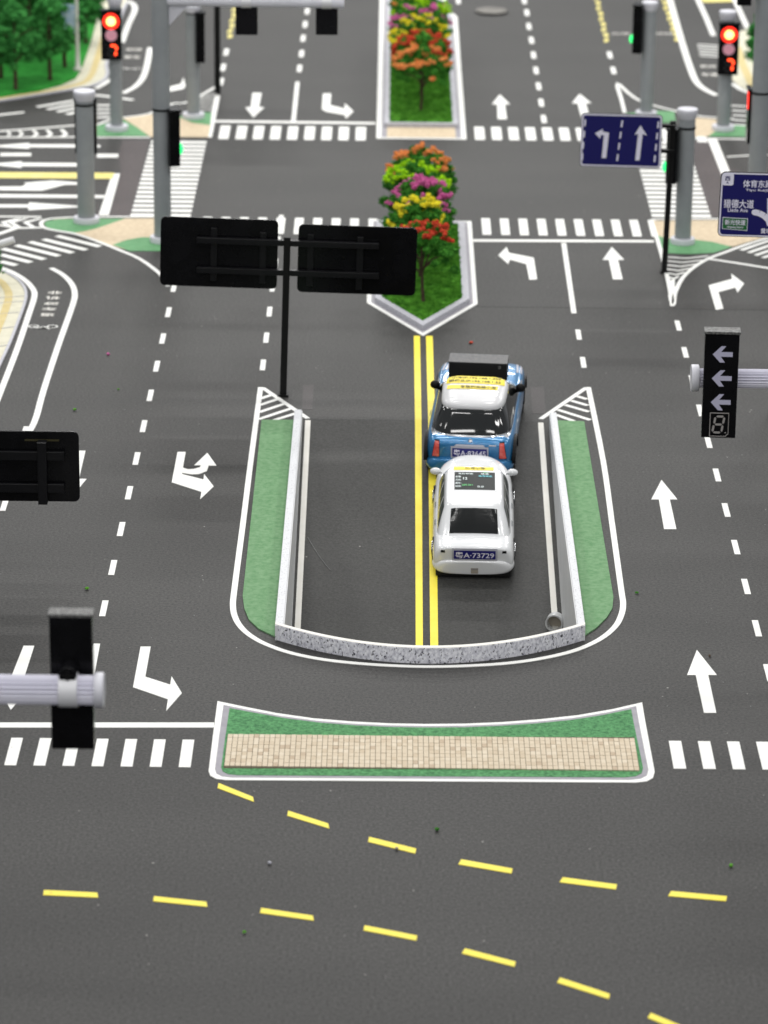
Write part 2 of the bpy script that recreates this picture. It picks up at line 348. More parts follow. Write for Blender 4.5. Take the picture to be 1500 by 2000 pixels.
# ------------------------------------------------------------------ painted markings
def dash(x, y, wd=0.0055, ln=0.039): flat('lane_dash', [(x-wd/2, y-ln/2), (x+wd/2, y-ln/2), (x+wd/2, y+ln/2), (x-wd/2, y+ln/2)], 'white')
for k in range(-0, 13): dash(-0.249, 2.970+0.1047*k)
for k in range(0, 7): dash(-0.1345, 3.712+0.1035*k)
for k in range(-2, 11): dash(0.3272, 2.938+0.1047*k)
for y in (3.734, 3.840): dash(0.2132, y)
for p in ((9, 985), (35, 905), (48, 845)): q = G(*p); dash(q.x, q.y)
for p in ((600, 22), (596, 48), (592, 75), (589, 105), (585, 134), (442, 102), (436, 132), (432, 160), (1024, 2), (1029, 25), (1033, 52), (1038, 79), (1042, 108), (1047, 138), (1052, 169), (1057, 201), (1062, 233), (1191, 108), (1198, 138), (895, 2)):
    q = G(*p); dash(q.x, q.y, 0.0068, 0.047)
for p, q in (((189, 1258), (160, 1412)), ((1101, 475), (1121, 612)), ((581, 160), (573, 238))): spx('lane_line', [p, q], 0.0058)
# stop lines
for a, b, w_ in (((-60, 1416.5), (418, 1416.5), 0.0105), ((924, 470), (1277, 471.5), 0.0105), ((418, 237), (733, 241), 0.012)): spx('stop_line', [a, b], w_)
# crossings running across the main road
def stripes(xs, y0, y1, w_): 
    for x in xs: flat('crossing_stripe', [(x, y0), (x+w_, y0), (x+w_, y1), (x, y1)], 'white')
ya, yb = G(200, 1497).y, G(200, 1443.5).y
x0 = G(357, 1443.5).x; stripes([x0-0.0231*k for k in range(8)], ya, yb, 0.0094)
x0 = G(1306, 1447).x; stripes([x0+0.0236*k for k in range(5)], G(1350, 1502).y, G(1350, 1448).y, 0.0100)
ya, yb = G(1150, 461).y, G(1150, 429).y
x0 = G(940, 429).x; stripes([x0+0.0231*k for k in range(10)], ya, yb, 0.0108)
x0 = G(720, 429).x; stripes([x0-0.0229*k for k in range(10)], ya-0.006, yb-0.008, 0.0108)
ya, yb = G(560, 273).y, G(560, 247).y
x0 = G(431, 247).x; stripes([x0+0.0233*k for k in range(9)], ya, yb, 0.0138)
x0 = G(926, 249).x; stripes([x0+0.0233*k for k in range(14)], G(1000, 274).y, G(1000, 249).y, 0.0135)
# crossings running along the side roads
def ladder(xa, xb, y0, y1, n):
    st = (y1-y0)/n
    for k in range(n): flat('crossing_stripe', [(xa, y0+st*k), (xb, y0+st*k), (xb, y0+st*(k+0.60)), (xa, y0+st*(k+0.60))], 'white')
ladder(-0.3225, -0.2475, G(300, 423).y, G(300, 272).y, 18)
ladder(G(1262, 380).x, G(1373, 375).x, G(1300, 424).y, G(1300, 274).y, 18)
fpx('tinted_patch', [(291, 274), (254, 423), (212, 423), (236, 339), (232, 300), (240, 274)], 'maroon', z=0.0002)
fpx('tinted_patch', [(1345, 274), (1386, 424), (1416, 424), (1480, 424), (1480, 345), (1425, 330), (1400, 274)], 'maroon', z=0.0002)
# arrows on the lanes
def straight(tip, head, hy, bot, by):
    fpx('direction_arrow', [tip, (head[0], hy), (head[0]+(head[1]-head[0])*0.29, hy), (bot[0], by), (bot[1], by), (head[0]+(head[1]-head[0])*0.71, hy), (head[1], hy)], 'white')
straight((1195, 483), (1177, 1219), 508, (1197, 1216), 546)
straight((1292, 938), (1272, 1323), 976, (1297, 1321), 1034)
straight((1361, 1270), (1342, 1400), 1319, (1375, 1399), 1393)
straight((495, 230), (479, 516), 210, (493, 511), 182)
straight((976, 185), (961, 996), 204, (972, 990), 233)
straight((1132, 184), (1117, 1155), 202, (1137, 1153), 235)
straight((21, 1387), (-5, 60), 1343, (46, 67), 1262)
straight((140, 972), (118, 169), 936, (147, 167), 881)
Z5 = lambda p: zz(p, 700, 400, 3)
fpx('direction_arrow', Z5([(820, 298), (868, 248), (882, 283), (1027, 312), (1047, 438), (1002, 441), (984, 349), (888, 322), (878, 349)]), 'white')
fpx('direction_arrow', zz([(710, 940), (1022, 855), (1010, 785), (1180, 915), (1095, 1035), (1065, 968), (840, 1030), (905, 1250), (805, 1265)], 1280, 420, 6.818), 'white')
fpx('direction_arrow', zz([(577, 458), (617, 458), (612, 515), (682, 532), (684, 506), (726, 545), (690, 580), (682, 562), (592, 546), (572, 534)], 400, 0, 2.5), 'white')
fpx('direction_arrow', zz([(915, 379), (981, 379), (946, 575), (1108, 627), (1117, 572), (1184, 682), (1082, 797), (1093, 722), (866, 643)], 0, 1150, 3.3333), 'white')
fpx('direction_arrow', zz([(1040, 1450), (1088, 1450), (1072, 1542), (1100, 1552), (1135, 1550), (1170, 1540), (1178, 1528), (1138, 1528), (1215, 1455), (1268, 1530), (1222, 1530), (1212, 1562), (1165, 1580), (1120, 1581), (1068, 1573), (1067, 1580), (1192, 1612), (1196, 1580), (1252, 1652), (1173, 1727), (1180, 1684), (1006, 1628)], 0, 400, 3), 'white')
fpx('direction_arrow', zz([(262, 570), (345, 548), (360, 505), (375, 560), (360, 580), (270, 597)], 250, 0, 3.3333), 'white')
# double yellow line, first on the flat road, then on the ramp
for xa, xb in ((0.0293, 0.0360), (0.0428, 0.0502)):
    flat('centre_line', [(xa, RY0), (xb, RY0), (xb, 3.828), (xa, 3.828)], 'yellow')
    flat('centre_line', [(xa, 2.87), (xb, 2.87), (xb, RY0), (xa, RY0)], 'yellow', ramp_=True)
# white line around the underpass
out = [(509, 757), (490, 900), (475, 1020), (458, 1150), (455, 1185), (460, 1208), (472, 1227), (492, 1244), (522, 1260), (572, 1277), (640, 1290), (720, 1298), (800, 1302), (850, 1302.5), (900, 1301.5), (980, 1297), (1050, 1288), (1120, 1272), (1170, 1250), (1200, 1226), (1213, 1203), (1217, 1180), (1213, 1150), (1195, 1020), (1178, 900), (1149, 757)]
spx('edge_line', out, 0.0054, smooth=4)
for sgn, apex, knee, end in ((-1, (513, 758), (601, 818), (581, 1232)), (1, (1145, 758), (1056, 819), (1085, 1200))):
    a, k = G(*apex), G(*knee)
    spx('edge_line', [apex, knee], 0.0052)
    stroke('edge_line', [(k.x-sgn*0.0003, RY0-0.004), (RP(*end).x, 2.88)], 0.0056, 'cream', ramp_=True)
for pl in (zz([[(225, 285), (365, 235)], [(215, 375), (470, 290)], [(205, 480), (555, 360)], [(190, 590), (660, 435)], [(430, 600), (740, 505)]][i] if False else l, 480, 740, 7.5) for l in ([(215, 292), (375, 238)], [(208, 385), (480, 295)], [(200, 490), (570, 365)], [(185, 595), (665, 435)], [(420, 605), (745, 505)])):
    spx('hatch_line', pl, 0.0052)
for l in ([(905, 320), (1090, 375)], [(800, 400), (1105, 490)], [(690, 480), (1125, 605)], [(560, 570), (1150, 755)], [(520, 660), (850, 775)]):
    spx('hatch_line', zz(l, 1030, 740, 9.375), 0.0052)
fpx('tape_strip', [(1036, 756), (1062, 756), (1066, 808), (1040, 808)], 'pinktape', z=0.0002)
fpx('tape_strip', [(592, 752), (613, 752), (610, 800), (590, 800)], 'pinktape', z=0.0002)
for a, b in (((930, 599), (1540, 606)),): spx('sheet_seam', [a, b], 0.0004, 'ramp', z=0.0002)
# yellow guide dashes at the front
YD = [((424, 1535), (496, 1562)), ((560, 1589), (643, 1614)), ((718, 1640), (811, 1663)), ((898, 1684), (999, 1702)), ((1096, 1719), (1203, 1733)), ((1308, 1746), (1418, 1756)),
      ((83, 1744), (192, 1749)), ((298, 1756), (405, 1767)), ((507, 1779), (613, 1794)), ((709, 1813), (813, 1833)), ((905, 1858), (1005, 1884)), ((1091, 1915), (1189, 1947)), ((1268, 1984), (1355, 2020))]
for (xa, ya), (xb, yb) in YD:
    fpx('guide_dash', [(xa+3, ya-5), (xb-2 if xb < 750 else xb+2, yb-5), (xb, yb+4.5), (xa-3 if xa > 750 else xa+1, ya+4.5)], 'yellow')
# bend and cycle-lane lines on the left
Z4 = lambda p: zz(p, 0, 400, 3)
spx('edge_line', Z4([(-60, 345), (0, 367), (80, 400), (150, 446), (196, 500), (200, 545), (170, 640), (95, 860), (0, 1105), (-60, 1260)]), 0.0066, smooth=5)
spx('edge_line', Z4([(300, 372), (370, 412), (420, 465), (438, 520), (425, 590), (340, 830), (255, 1090), (212, 1245), (175, 1325), (140, 1370)]), 0.0066, smooth=5)
for i, ch in enumerate('非机动车道'):
    px, py = zz([[(322, 516), (310, 547), (302, 580), (288, 612), (277, 646)][i]], 0, 400, 3)[0]
    c = G(px, py); v, f = text_geo(ch, 0.0165, 0.0125)
    MB().add([(c.x-x, c.y-y, 0.0004) for x, y in v], f).build('road_lettering', 'cream', road)
def bike(px, py, s=1.0, up=-1):
    c = G(px, py); mb = MB()
    for dx in (-0.0105, 0.0105):
        for i in range(20):
            a0, a1 = 2*math.pi*i/20, 2*math.pi*(i+1)/20
            mb.add([(c.x+s*(dx+r*math.cos(a)), c.y+s*up*(r*1.0*math.sin(a)), 0.0004) for r, a in ((0.0062, a0), (0.0062, a1), (0.0046, a1), (0.0046, a0))], [(0, 1, 2, 3)])
    P = [(-0.0105, 0), (-0.005, 0.008), (0.001, 0), (0.007, 0.0085), (-0.005, 0.008), (0.007, 0.0085), (0.0105, 0), (0.0065, 0.011), (0.009, 0.011)]
    for a, b in zip(P, P[1:]):
        d = (Vector(b)-Vector(a)).normalized()*0.0009; n = Vector((-d.y, d.x))
        mb.add([(c.x+s*(q[0]), c.y+s*up*q[1], 0.00042) for q in (Vector(a)+n, Vector(b)+n, Vector(b)-n, Vector(a)-n)], [(0, 1, 2, 3)])
    mb.build('cycle_symbol', 'white', road)
bike(84, 638); bike(256, 134, 0.9)
for k, (px, py, t) in enumerate(((258, 112, '车道'), (262, 97, '机动'), (1383, 130, '机动'), (1386, 146, '车道'))):
    c = G(px, py); v, f = text_geo(t, 0.024, 0.020); sg = -1 if px < 700 else 1
    MB().add([(c.x+sg*x, c.y+sg*y, 0.0004) for x, y in v], f).build('road_lettering', 'cream', road)
for px in (1212, 1295):
    c = G(px, 66); v, f = text_geo('公交专用' if px > 1250 else '公交', 0.03, 0.016)
    MB().add([(c.x+x, c.y+y, 0.0004) for x, y in v], f).build('road_lettering', 'cream', road)
# printed traffic islands at the corners of the far crossing
def island(name, label, outline, fills, w_=0.005, border=True):
    t = empty(name, G(*outline[0])); 
    def loc(o): o.parent = t; o.matrix_parent_inverse = Matrix.Translation(-Vector(t.location)); return o
    for nm, px, m in fills: loc(fpx(nm, px, m, z=0.00045+0.00002*len(t.children)))
    if border: loc(spx('border', outline, w_, smooth=3, z=0.0007))
    tag(t, label, 'traffic island', 'printed corner islands'); return t
Z1 = lambda p: zz(p, 0, 0, 3)
island('corner_island', 'printed corner island of green and paving under the two left near poles',
    Z4([(1110, 72), (800, 72), (500, 74), (330, 80), (262, 92), (240, 112), (262, 138), (340, 155), (440, 172), (560, 212), (700, 268), (820, 320), (930, 400), (960, 440), (985, 478)]),
    [('paving', Z4([(1090, 80), (330, 84), (255, 110), (330, 150), (440, 168), (600, 225), (760, 270), (930, 270), (1080, 270)]), 'bricksheet'),
     ('green_area', Z4([(258, 110), (280, 95), (340, 86), (500, 84), (735, 82), (640, 115), (560, 142), (480, 160), (430, 166), (340, 152), (275, 135)]), 'islandgreen'),
     ('green_area', Z4([(660, 236), (740, 208), (830, 192), (930, 192), (1080, 200), (1085, 272), (760, 272)]), 'islandgreen')])
island('corner_island', 'printed corner island of green and paving under the far left red signal',
    Z1([(445, 742), (560, 735), (640, 705), (730, 690), (870, 670), (1010, 610), (1080, 605), (1170, 565), (1265, 510)]),
    [('paving', Z1([(720, 695), (890, 672), (1060, 690), (1235, 735), (1220, 805), (880, 802), (800, 745)]), 'bricksheet'),
     ('green_area', Z1([(450, 800), (450, 748), (570, 738), (720, 700), (800, 745), (872, 798)]), 'islandgreen'),
     ('green_area', Z1([(1050, 690), (1100, 655), (1240, 662), (1232, 735), (1130, 722)]), 'islandgreen')])
spx('edge_line', Z1([(1275, 560), (1225, 805)]), 0.0075)
spx('edge_line', Z1([(445, 806), (880, 806)]), 0.006)
for i in range(5): spx('hatch_line', Z1([(1160+i*2, 640-i*16), (1250+i*5, 645-i*24)]), 0.003)
Z6 = lambda p: zz(p, 1000, 400, 3)
island('corner_island', 'printed corner island of green and paving behind the black lane-sign post',
    Z6([(815, 95), (850, 200), (890, 340), (920, 470), (945, 590), (955, 520), (1000, 430), (1070, 365), (1150, 318), (1250, 280), (1360, 240), (1500, 195)]),
    [('paving', Z6([(830, 95), (1500, 88), (1500, 185), (1300, 245), (1100, 220), (860, 200)]), 'bricksheet'),
     ('green_area', Z6([(850, 178), (900, 200), (1060, 205), (1180, 220), (1290, 248), (1180, 283), (1040, 290), (880, 283)]), 'islandgreen')])
fpx('edge_line', [(1301, 545), (1309, 548), (1318, 545), (1318, 598), (1309, 598)], 'white')
for i in range(7):
    ya, yb = 305+i*24, 305+i*24
    xa, xb = 886+i*7, 1150-i*35
    spx('hatch_line', Z6([(xa, ya), ((xa+xb)/2, ya+10), (max(xb, xa+14), ya-4)]), 0.0034)
spx('edge_line', Z6([(815, 86), (1600, 80)]), 0.005)
spx('edge_line', Z6([(1150, 318), (1300, 340), (1520, 375)]), 0.0058)
for i in range(4): spx('crossing_stripe', [(1448+i*14, 489+i*5-0), (1530+i*14, 461+i*5)], 0.006)
Z3 = lambda p: zz(p, 1000, 0, 3)
island('corner_island', 'printed corner island of green and paving under the far right red signal',
    Z3([(660, 662), (640, 580), (615, 490), (680, 545), (745, 590), (850, 625), (950, 650), (1080, 680), (1180, 690), (1300, 700)]),
    [('paving', Z3([(1060, 690), (1190, 700), (1250, 740), (1160, 800), (1060, 800), (990, 760)]), 'bricksheet'),
     ('green_area', Z3([(1150, 800), (1240, 735), (1500, 740), (1500, 805)]), 'islandgreen'),
     ('green_area', Z3([(830, 650), (950, 655), (960, 720), (860, 720), (690, 690), (660, 668)]), 'islandgreen')])
spx('edge_line', Z3([(1060, 812), (1500, 818)]), 0.006)
spx('stop_line', Z3([(1172, 815), (1250, 1010), (1330, 1250)]), 0.0125)
for i in range(5): spx('crossing_stripe', Z3([(1285+i*4, 620+i*28), (1385, 625+i*28)]), 0.006)
spx('edge_line', Z3([(1500, 905), (1260, 920)]), 0.005)
spx('edge_line', Z3([(920, -20), (990, 230), (1045, 400), (1080, 480), (1130, 525), (1200, 560)]), 0.0095, smooth=4)
spx('edge_line', Z3([(1085, -10), (1140, 110), (1180, 210)]), 0.008); spx('edge_line', Z3([(1300, -10), (1345, 90), (1382, 170)]), 0.008)
spx('edge_line', Z3([(1290, 490), (1340, 525), (1400, 550)]), 0.008)
for i in range(5): spx('crossing_stripe', Z3([(1085+i*4, 262+i*16), (1210, 270+i*16)]), 0.006)
def zigzag(a, b, n):
    for i in range(n):
        t = (i+0.5)/n; q = G(a[0]+(b[0]-a[0])*t, a[1]+(b[1]-a[1])*t)
        flat('zigzag_mark', [(q.x-0.005+0.003*(i % 2), q.y-0.016), (q.x+0.002+0.003*(i % 2), q.y-0.010), (q.x+0.004, q.y+0.016), (q.x-0.003, q.y+0.010)], 'paleyellow')
zigzag((1163, -10), (1186, 84), 9); zigzag((1292, -10), (1324, 82), 9); zigzag((459, 14), (447, 76), 6)
fpx('tinted_patch', Z3([(1100, -20), (1300, -20), (1300, 10), (1120, 14)]), 'paleyellow')
# side road markings on the left
Z2 = lambda p: zz(p, 0, 180, 5.769)
fpx('stop_line', Z2([(1265, 920), (1352, 920), (1225, 1388), (1112, 1388)]), 'white')
fpx('centre_line', Z2([(-150, 903), (1290, 912), (1270, 978), (-150, 968)]), 'paleyellow')
fpx('direction_arrow', Z2([(-160, 612), (330, 575), (332, 590), (900, 592), (1130, 600), (1130, 622), (900, 626), (330, 622), (328, 640)]), 'white')
fpx('lane_dash', Z2([(5, 688), (352, 688), (350, 722), (0, 722)]), 'white'); fpx('lane_dash', Z2([(1095, 698), (1335, 698), (1330, 738), (1090, 738)]), 'white')
fpx('direction_arrow', Z2([(-160, 815), (245, 782), (250, 798), (890, 802), (890, 840), (245, 836), (240, 855)]), 'white')
fpx('direction_arrow', Z2([(-100, 1068), (240, 1066), (300, 1036), (270, 1024), (590, 1000), (900, 1020), (900, 1044), (730, 1046), (600, 1080), (470, 1112), (-100, 1106)]), 'white')
fpx('lane_line', Z2([(-100, 1150), (1180, 1164), (1170, 1196), (-100, 1188)]), 'white')
fpx('direction_arrow', Z2([(-100, 1268), (320, 1268), (330, 1246), (900, 1285), (900, 1298), (320, 1332), (318, 1302), (-100, 1302)]), 'white')
spx('edge_line', Z2([(-80, 446), (300, 420), (850, 376)]), 0.0062); spx('edge_line', Z2([(-80, 512), (860, 508)]), 0.0062)
for x, s in ((130, 0.6), (270, 0.75), (440, 0.9), (600, 1.0), (770, 1.1)):
    fpx('chevron', Z2([(x-90*s, 474-46*s), (x-50*s, 474-48*s), (x, 474), (x-50*s, 474+34*s), (x-100*s, 474+34*s), (x-45*s, 474)]), 'white')
for i in range(4): spx('crossing_stripe', Z2([(420+i*112, 168+i*28), (1020, 66+i*40)]), 0.0085)
spx('edge_line', Z2([(-40, 262), (270, 228)]), 0.0075)
for i in range(4): spx('crossing_stripe', Z2([(1095, 150+i*46), (1235, 150+i*44)]), 0.008)
spx('edge_line', Z2([(1075, 35), (1210, 50), (1500, 90)]), 0.009)
spx('edge_line', Z1([(560, 520), (600, 498), (660, 460)]), 0.008)
spx('edge_line', Z1([(720, 548), (790, 510), (835, 460), (860, 390), (880, 280)]), 0.0085, smooth=4)
spx('edge_line', Z1([(715, 250), (750, 150), (790, 60), (775, 20), (735, 5)]), 0.0085, smooth=4)
spx('edge_line', Z4([(-20, 70), (240, 72)]), 0.006)
spx('edge_line', Z4([(-20, 118), (120, 138), (245, 135)]), 0.006); spx('edge_line', Z4([(-60, 190), (60, 150), (110, 132)]), 0.008)
for x in (40, 85, 170):
    fpx('chevron', Z4([(x+55, 80), (x+85, 80), (x-5, 105), (x+45, 135), (x+15, 135), (x-38, 102)]), 'white')
for i in range(7):
    a = [(335, 180), (255, 200), (175, 215), (95, 235), (15, 255), (5, 290), (5, 330)][i]; b = [(585, 245), (505, 265), (425, 282), (345, 300), (260, 320), (180, 338), (95, 355)][i]
    spx('crossing_stripe', Z4([(a[0], a[1]+3), b]), 0.0088)

# ------------------------------------------------------------------ sidewalks and lawn at the left edge, right corner
def fz(name, px, m, z0, z1, kind='structure'):
    mb = MB(); mb.prism([tuple(G(*p)[:2]) for p in px], z0, z1); return tag(mb.build(name, m), kind=kind)
sw = fz('sidewalk', Z4([(-400, 340), (0, 388), (70, 425), (125, 470), (148, 515), (142, 575), (105, 680), (55, 810), (0, 935), (-400, 1800)]), 'sidewalk', 0, 0.0010)
kb = [G(*p) for p in Z4([(-100, 350), (0, 386), (80, 428), (130, 472), (152, 520), (145, 580), (108, 685), (58, 815), (0, 940), (-60, 1070)])]
P = smoothline(kb, 4); stroke('kerb', P, 0.0032, 'kerb', sw, z=0.0022)
tp = smoothline([G(*p) for p in Z4([(-60, 420), (0, 450), (38, 495), (52, 540), (38, 600), (0, 700), (-40, 800)])], 4)
stroke('tactile_strip', tp, 0.009, 'tactile', sw, z=0.0014)
for y in (575, 640, 725, 830, 545): spx('slab_joint', Z4([(-5, y+6), (130-(y-575)*0.30 if y > 600 else 145, y-4)]), 0.0007, 'kerb', parent=sw, z=0.0016)
# far left corner
ZA = lambda p: zz(p, 0, 0, 5.357)
sw2 = fz('sidewalk', ZA([(-900, 1130), (0, 1055), (500, 975), (800, 925), (960, 895), (1080, 835), (1120, 770), (1115, 640), (1250, 200), (1320, 40), (1330, -60), (1000, -120), (-900, -120)]), 'sidewalk', 0, 0.0010)
stroke('tactile_strip', smoothline([G(*p) for p in ZA([(-60, 1045), (500, 960), (850, 880), (950, 800), (1000, 680), (1060, 480), (1130, 250)])], 4), 0.010, 'tactile', sw2, z=0.0014)
stroke('kerb', smoothline([G(*p) for p in ZA([(-600, 1140), (0, 1062), (500, 985), (800, 935), (960, 905), (1085, 845), (1125, 770), (1120, 640), (1255, 200), (1325, 40)])], 4), 0.005, 'kerb', sw2, z=0.0022)
lawn_px = ZA([(-900, 1100), (0, 1030), (400, 965), (640, 900), (790, 830), (850, 740), (900, 600), (960, 420), (1010, 220), (1040, 60), (1050, -60), (1000, -200), (-900, -200)])
lawn = fz('lawn', lawn_px, 'lawn', 0.0008, 0.0035)
sw3 = fz('sidewalk', Z3([(1310, 200), (1390, 165), (1600, 100), (1600, 640), (1400, 545), (1330, 505), (1290, 470), (1300, 330)]), 'sidewalk', 0, 0.0010)
stroke('tactile_strip', [G(*p) for p in Z3([(1320, 280), (1350, 380), (1400, 490), (1450, 560)])], 0.012, 'tactile', sw3, z=0.0014)
fz('lawn', Z3([(1395, 170), (1600, 120), (1600, 560), (1470, 480), (1400, 350)]), 'lawn', 0.0008, 0.0035)

# ------------------------------------------------------------------ near traffic island with grass and bricks
isl = empty('traffic_island', G(845, 1470))
def keep(o, t): o.parent = t; o.matrix_parent_inverse = Matrix.Translation(-Vector(t.location)); return o
ZI = lambda p: zz(p, 380, 1330, 1.6304)
top = [(73, 66), (160, 84), (260, 104), (380, 121), (500, 131), (620, 137), (740, 139), (860, 138), (980, 133), (1100, 124), (1220, 111), (1330, 92), (1425, 70)]
outer = top+[(1435, 130), (1450, 210), (1465, 290), (1460, 310), (1440, 321), (1405, 325), (740, 321), (100, 317), (68, 313), (50, 303), (45, 288), (58, 180)]
def ins(pts, l, r, t, b):
    x0, x1 = 45, 1465; out = []
    for x, y in pts:
        fx = (x-x0)/(x1-x0); fy = (y-66)/(325-66)
        out.append((x+l*(1-fx)-r*fx, y+t*(1-fy)-b*fy))
    return out
keep(MB().prism([tuple(G(*p)[:2]) for p in ZI(outer)], 0, 0.0006).build('white_border', 'white'), isl)
keep(MB().prism([tuple(G(*p)[:2]) for p in ZI(ins(outer, 20, 20, 13, 8))], 0.0003, 0.0008).build('grey_kerb', 'print_grey'), isl)
keep(MB().prism([tuple(G(*p)[:2]) for p in ZI(ins(outer, 40, 37, 24, 15))], 0.0005, 0.0011).build('grass_area', 'grass'), isl)
keep(MB().prism([tuple(G(*p)[:2]) for p in ZI([(105, 180), (1400, 184), (1417, 287), (92, 282)])], 0.0007, 0.0013).build('joint_bed', 'joint'), isl)
ba, bb_ = [G(*p) for p in ZI([(107, 181), (92, 282)])], [G(*p) for p in ZI([(1400, 185), (1416, 287)])]
NC, NR = 77, 9
yt, ybm = (ba[0].y+bb_[0].y)/2, (ba[1].y+bb_[1].y)/2
xl, xr = (ba[0].x+ba[1].x)/2, (bb_[0].x+bb_[1].x)/2
pw, pl = (xr-xl)/NC, (yt-ybm)/NR
rb = random.Random(3); cand = []
for c in range(NC):
    for r in range(NR): cand.append((r, c, xl+pw*(c+0.5), ybm+pl*(r+0.5), rb.choices('abcd', (66, 15, 13, 6))[0]))
bm_ = {k: None for k in 'abcd'}
hx, hy = pw*0.452, pl*0.477
for k in 'abcd':
    o = MB().box(-hx, hx, -hy, hy, 0, 0.0010).build('brick', 'brick'+k, isl); bm_[k] = o.data; bpy.data.objects.remove(o)
rest = {k: MB() for k in 'abcd'}
for r, c, x, y, k in cand:
    dz = 0.0010+rb.uniform(0, 0.00025)
    if r < 3 or (r == 3 and c < 69):
        o = bpy.data.objects.new('brick', bm_[k]); COL.objects.link(o); o.parent = isl; o.location = (x-isl.location.x, y-isl.location.y, dz)
    else: rest[k].box(x-hx, x+hx, y-hy, y+hy, dz, dz+0.001)
mesh_all = MB(); mi = []
for i, k in enumerate('abcd'):
    n0 = len(mesh_all.f); mesh_all.add(rest[k].v, rest[k].f); mi += [i]*(len(mesh_all.f)-n0)
o = mesh_all.build('brick_rows', 'bricka'); [o.data.materials.append(M['brick'+k]) for k in 'bcd']; o.data.polygons.foreach_set('material_index', mi)
keep(o, isl); o['kind'] = 'stuff'
tag(isl, 'flat white-edged island with brick strip and grass in front of the underpass', 'traffic island')

# ------------------------------------------------------------------ underpass walls and lawn strips
und = empty('underpass_parapet', (0.04, 2.85, 0))
H0 = 0.0140
for xa, xb, face in ((XLO, XL, 1), (XR, XRO, -1)):
    yA = arc_y((xa+xb)/2)+0.001; mb = MB()
    mb.box(xa, xb, yA, 3.512, -0.001, H0)
    keep(mb.build('side_wall', 'walltop', bevel=0.0004), und)
    xi = xb if face > 0 else xa
    mb = MB(); n = 8
    yl0 = arc_y(xi)+WT+.0005; ys = [yl0+(3.512-yl0)*i/n for i in range(n+1)]
    for i in range(n):
        a, b = ys[i], ys[i+1]; xo = xi+face*0.0008
        mb.add([(xi, a, rz(a)-0.003), (xi, b, rz(b)-0.003), (xi, b, H0-0.0012), (xi, a, H0-0.0012), (xo, a, rz(a)-0.003), (xo, b, rz(b)-0.003), (xo, b, H0-0.0012), (xo, a, H0-0.0012)],
               [(0, 1, 2, 3), (7, 6, 5, 4), (3, 2, 6, 7), (4, 5, 1, 0)])
    keep(mb.build('lining', 'wallface'), und)
def arcwall(n, off0, off1, z0, z1):
    mb = MB(); X = [XLO+(XRO-XLO)*i/n for i in range(n+1)]
    vs = [(x, arc_y(x)+off0, z0) for x in X]+[(x, arc_y(x)+off1, z0) for x in X]+[(x, arc_y(x)+off0, z1) for x in X]+[(x, arc_y(x)+off1, z1) for x in X]
    m = n+1; fs = []
    for i in range(n):
        fs += [(i, i+1, 2*m+i+1, 2*m+i), (m+i+1, m+i, 3*m+i, 3*m+i+1), (2*m+i, 2*m+i+1, 3*m+i+1, 3*m+i), (i+1, i, m+i, m+i+1)]
    fs += [(0, 2*m, 3*m, m), (n, m+n, 3*m+n, 2*m+n)]
    return mb.add(vs, fs)
keep(arcwall(32, 0, WT, -0.001, H0).build('front_wall', 'granite', bevel=0.0003), und)
keep(arcwall(32, 0.0004, WT-0.0004, H0, H0+0.0004).build('wall_cap', 'cream'), und)
keep(arcwall(32, WT, WT+0.002, -0.14, H0-0.003).build('front_lining', 'blackmatt'), und)
tag(und, 'speckled granite wall round the sunken ramp, curved at the front', 'wall')
ls = [((511, 822), (574, 822), (538, 1245), (505, 1230), (486, 1212), (477, 1190), (474, 1165)), ((1089, 823), (1141, 825), (1198, 1168), (1196, 1190), (1185, 1208), (1165, 1228), (1146, 1243))]
for px, lb in zip(ls, ('green felt strip along the left outer side of the underpass wall', 'green felt strip along the right outer side of the underpass wall')):
    q = [tuple(G(*p)[:2]) for p in px]
    q = [(XLO-0.0004, y) if abs(x-XLO) < 0.006 else ((XRO+0.0004, y) if abs(x-XRO) < 0.006 else (x, y)) for x, y in q]
    mb = MB().prism(q, 0, 0.0013)
    tag(mb.build('grass_strip', 'felt'), lb, 'grass strip')
# silver ring at the foot of the ramp
cr = RP(1083, 1240); mb = MB(); n = 32; ro, ri, ln = 0.0083, 0.0070, 0.011
for i in range(n):
    a, b = 2*math.pi*i/n, 2*math.pi*(i+1)/n
    def q(r, k, y): return (r*math.cos(k), y, r*math.sin(k))
    mb.add([q(ro, a, 0), q(ro, b, 0), q(ro, b, ln), q(ro, a, ln), q(ri, a, 0), q(ri, b, 0), q(ri, b, ln), q(ri, a, ln)], [(0, 1, 2, 3), (7, 6, 5, 4), (1, 0, 4, 5), (2, 3, 7, 6)][::1])
mb.v = mb.v
o = mb.build('pipe_ring', 'silver'); o.location = (0.1585, 3.128, rz(3.128)+0.0086); o.rotation_euler = (math.radians(-3), 0, math.radians(-12))
d = MB().cyl((0, ln-0.001, 0), (0, ln-0.0004, 0), 0.0069, n=24).build('back_plate', 'beige', o)
tag(o, 'short silver metal ring at the bottom right of the ramp', 'ring')

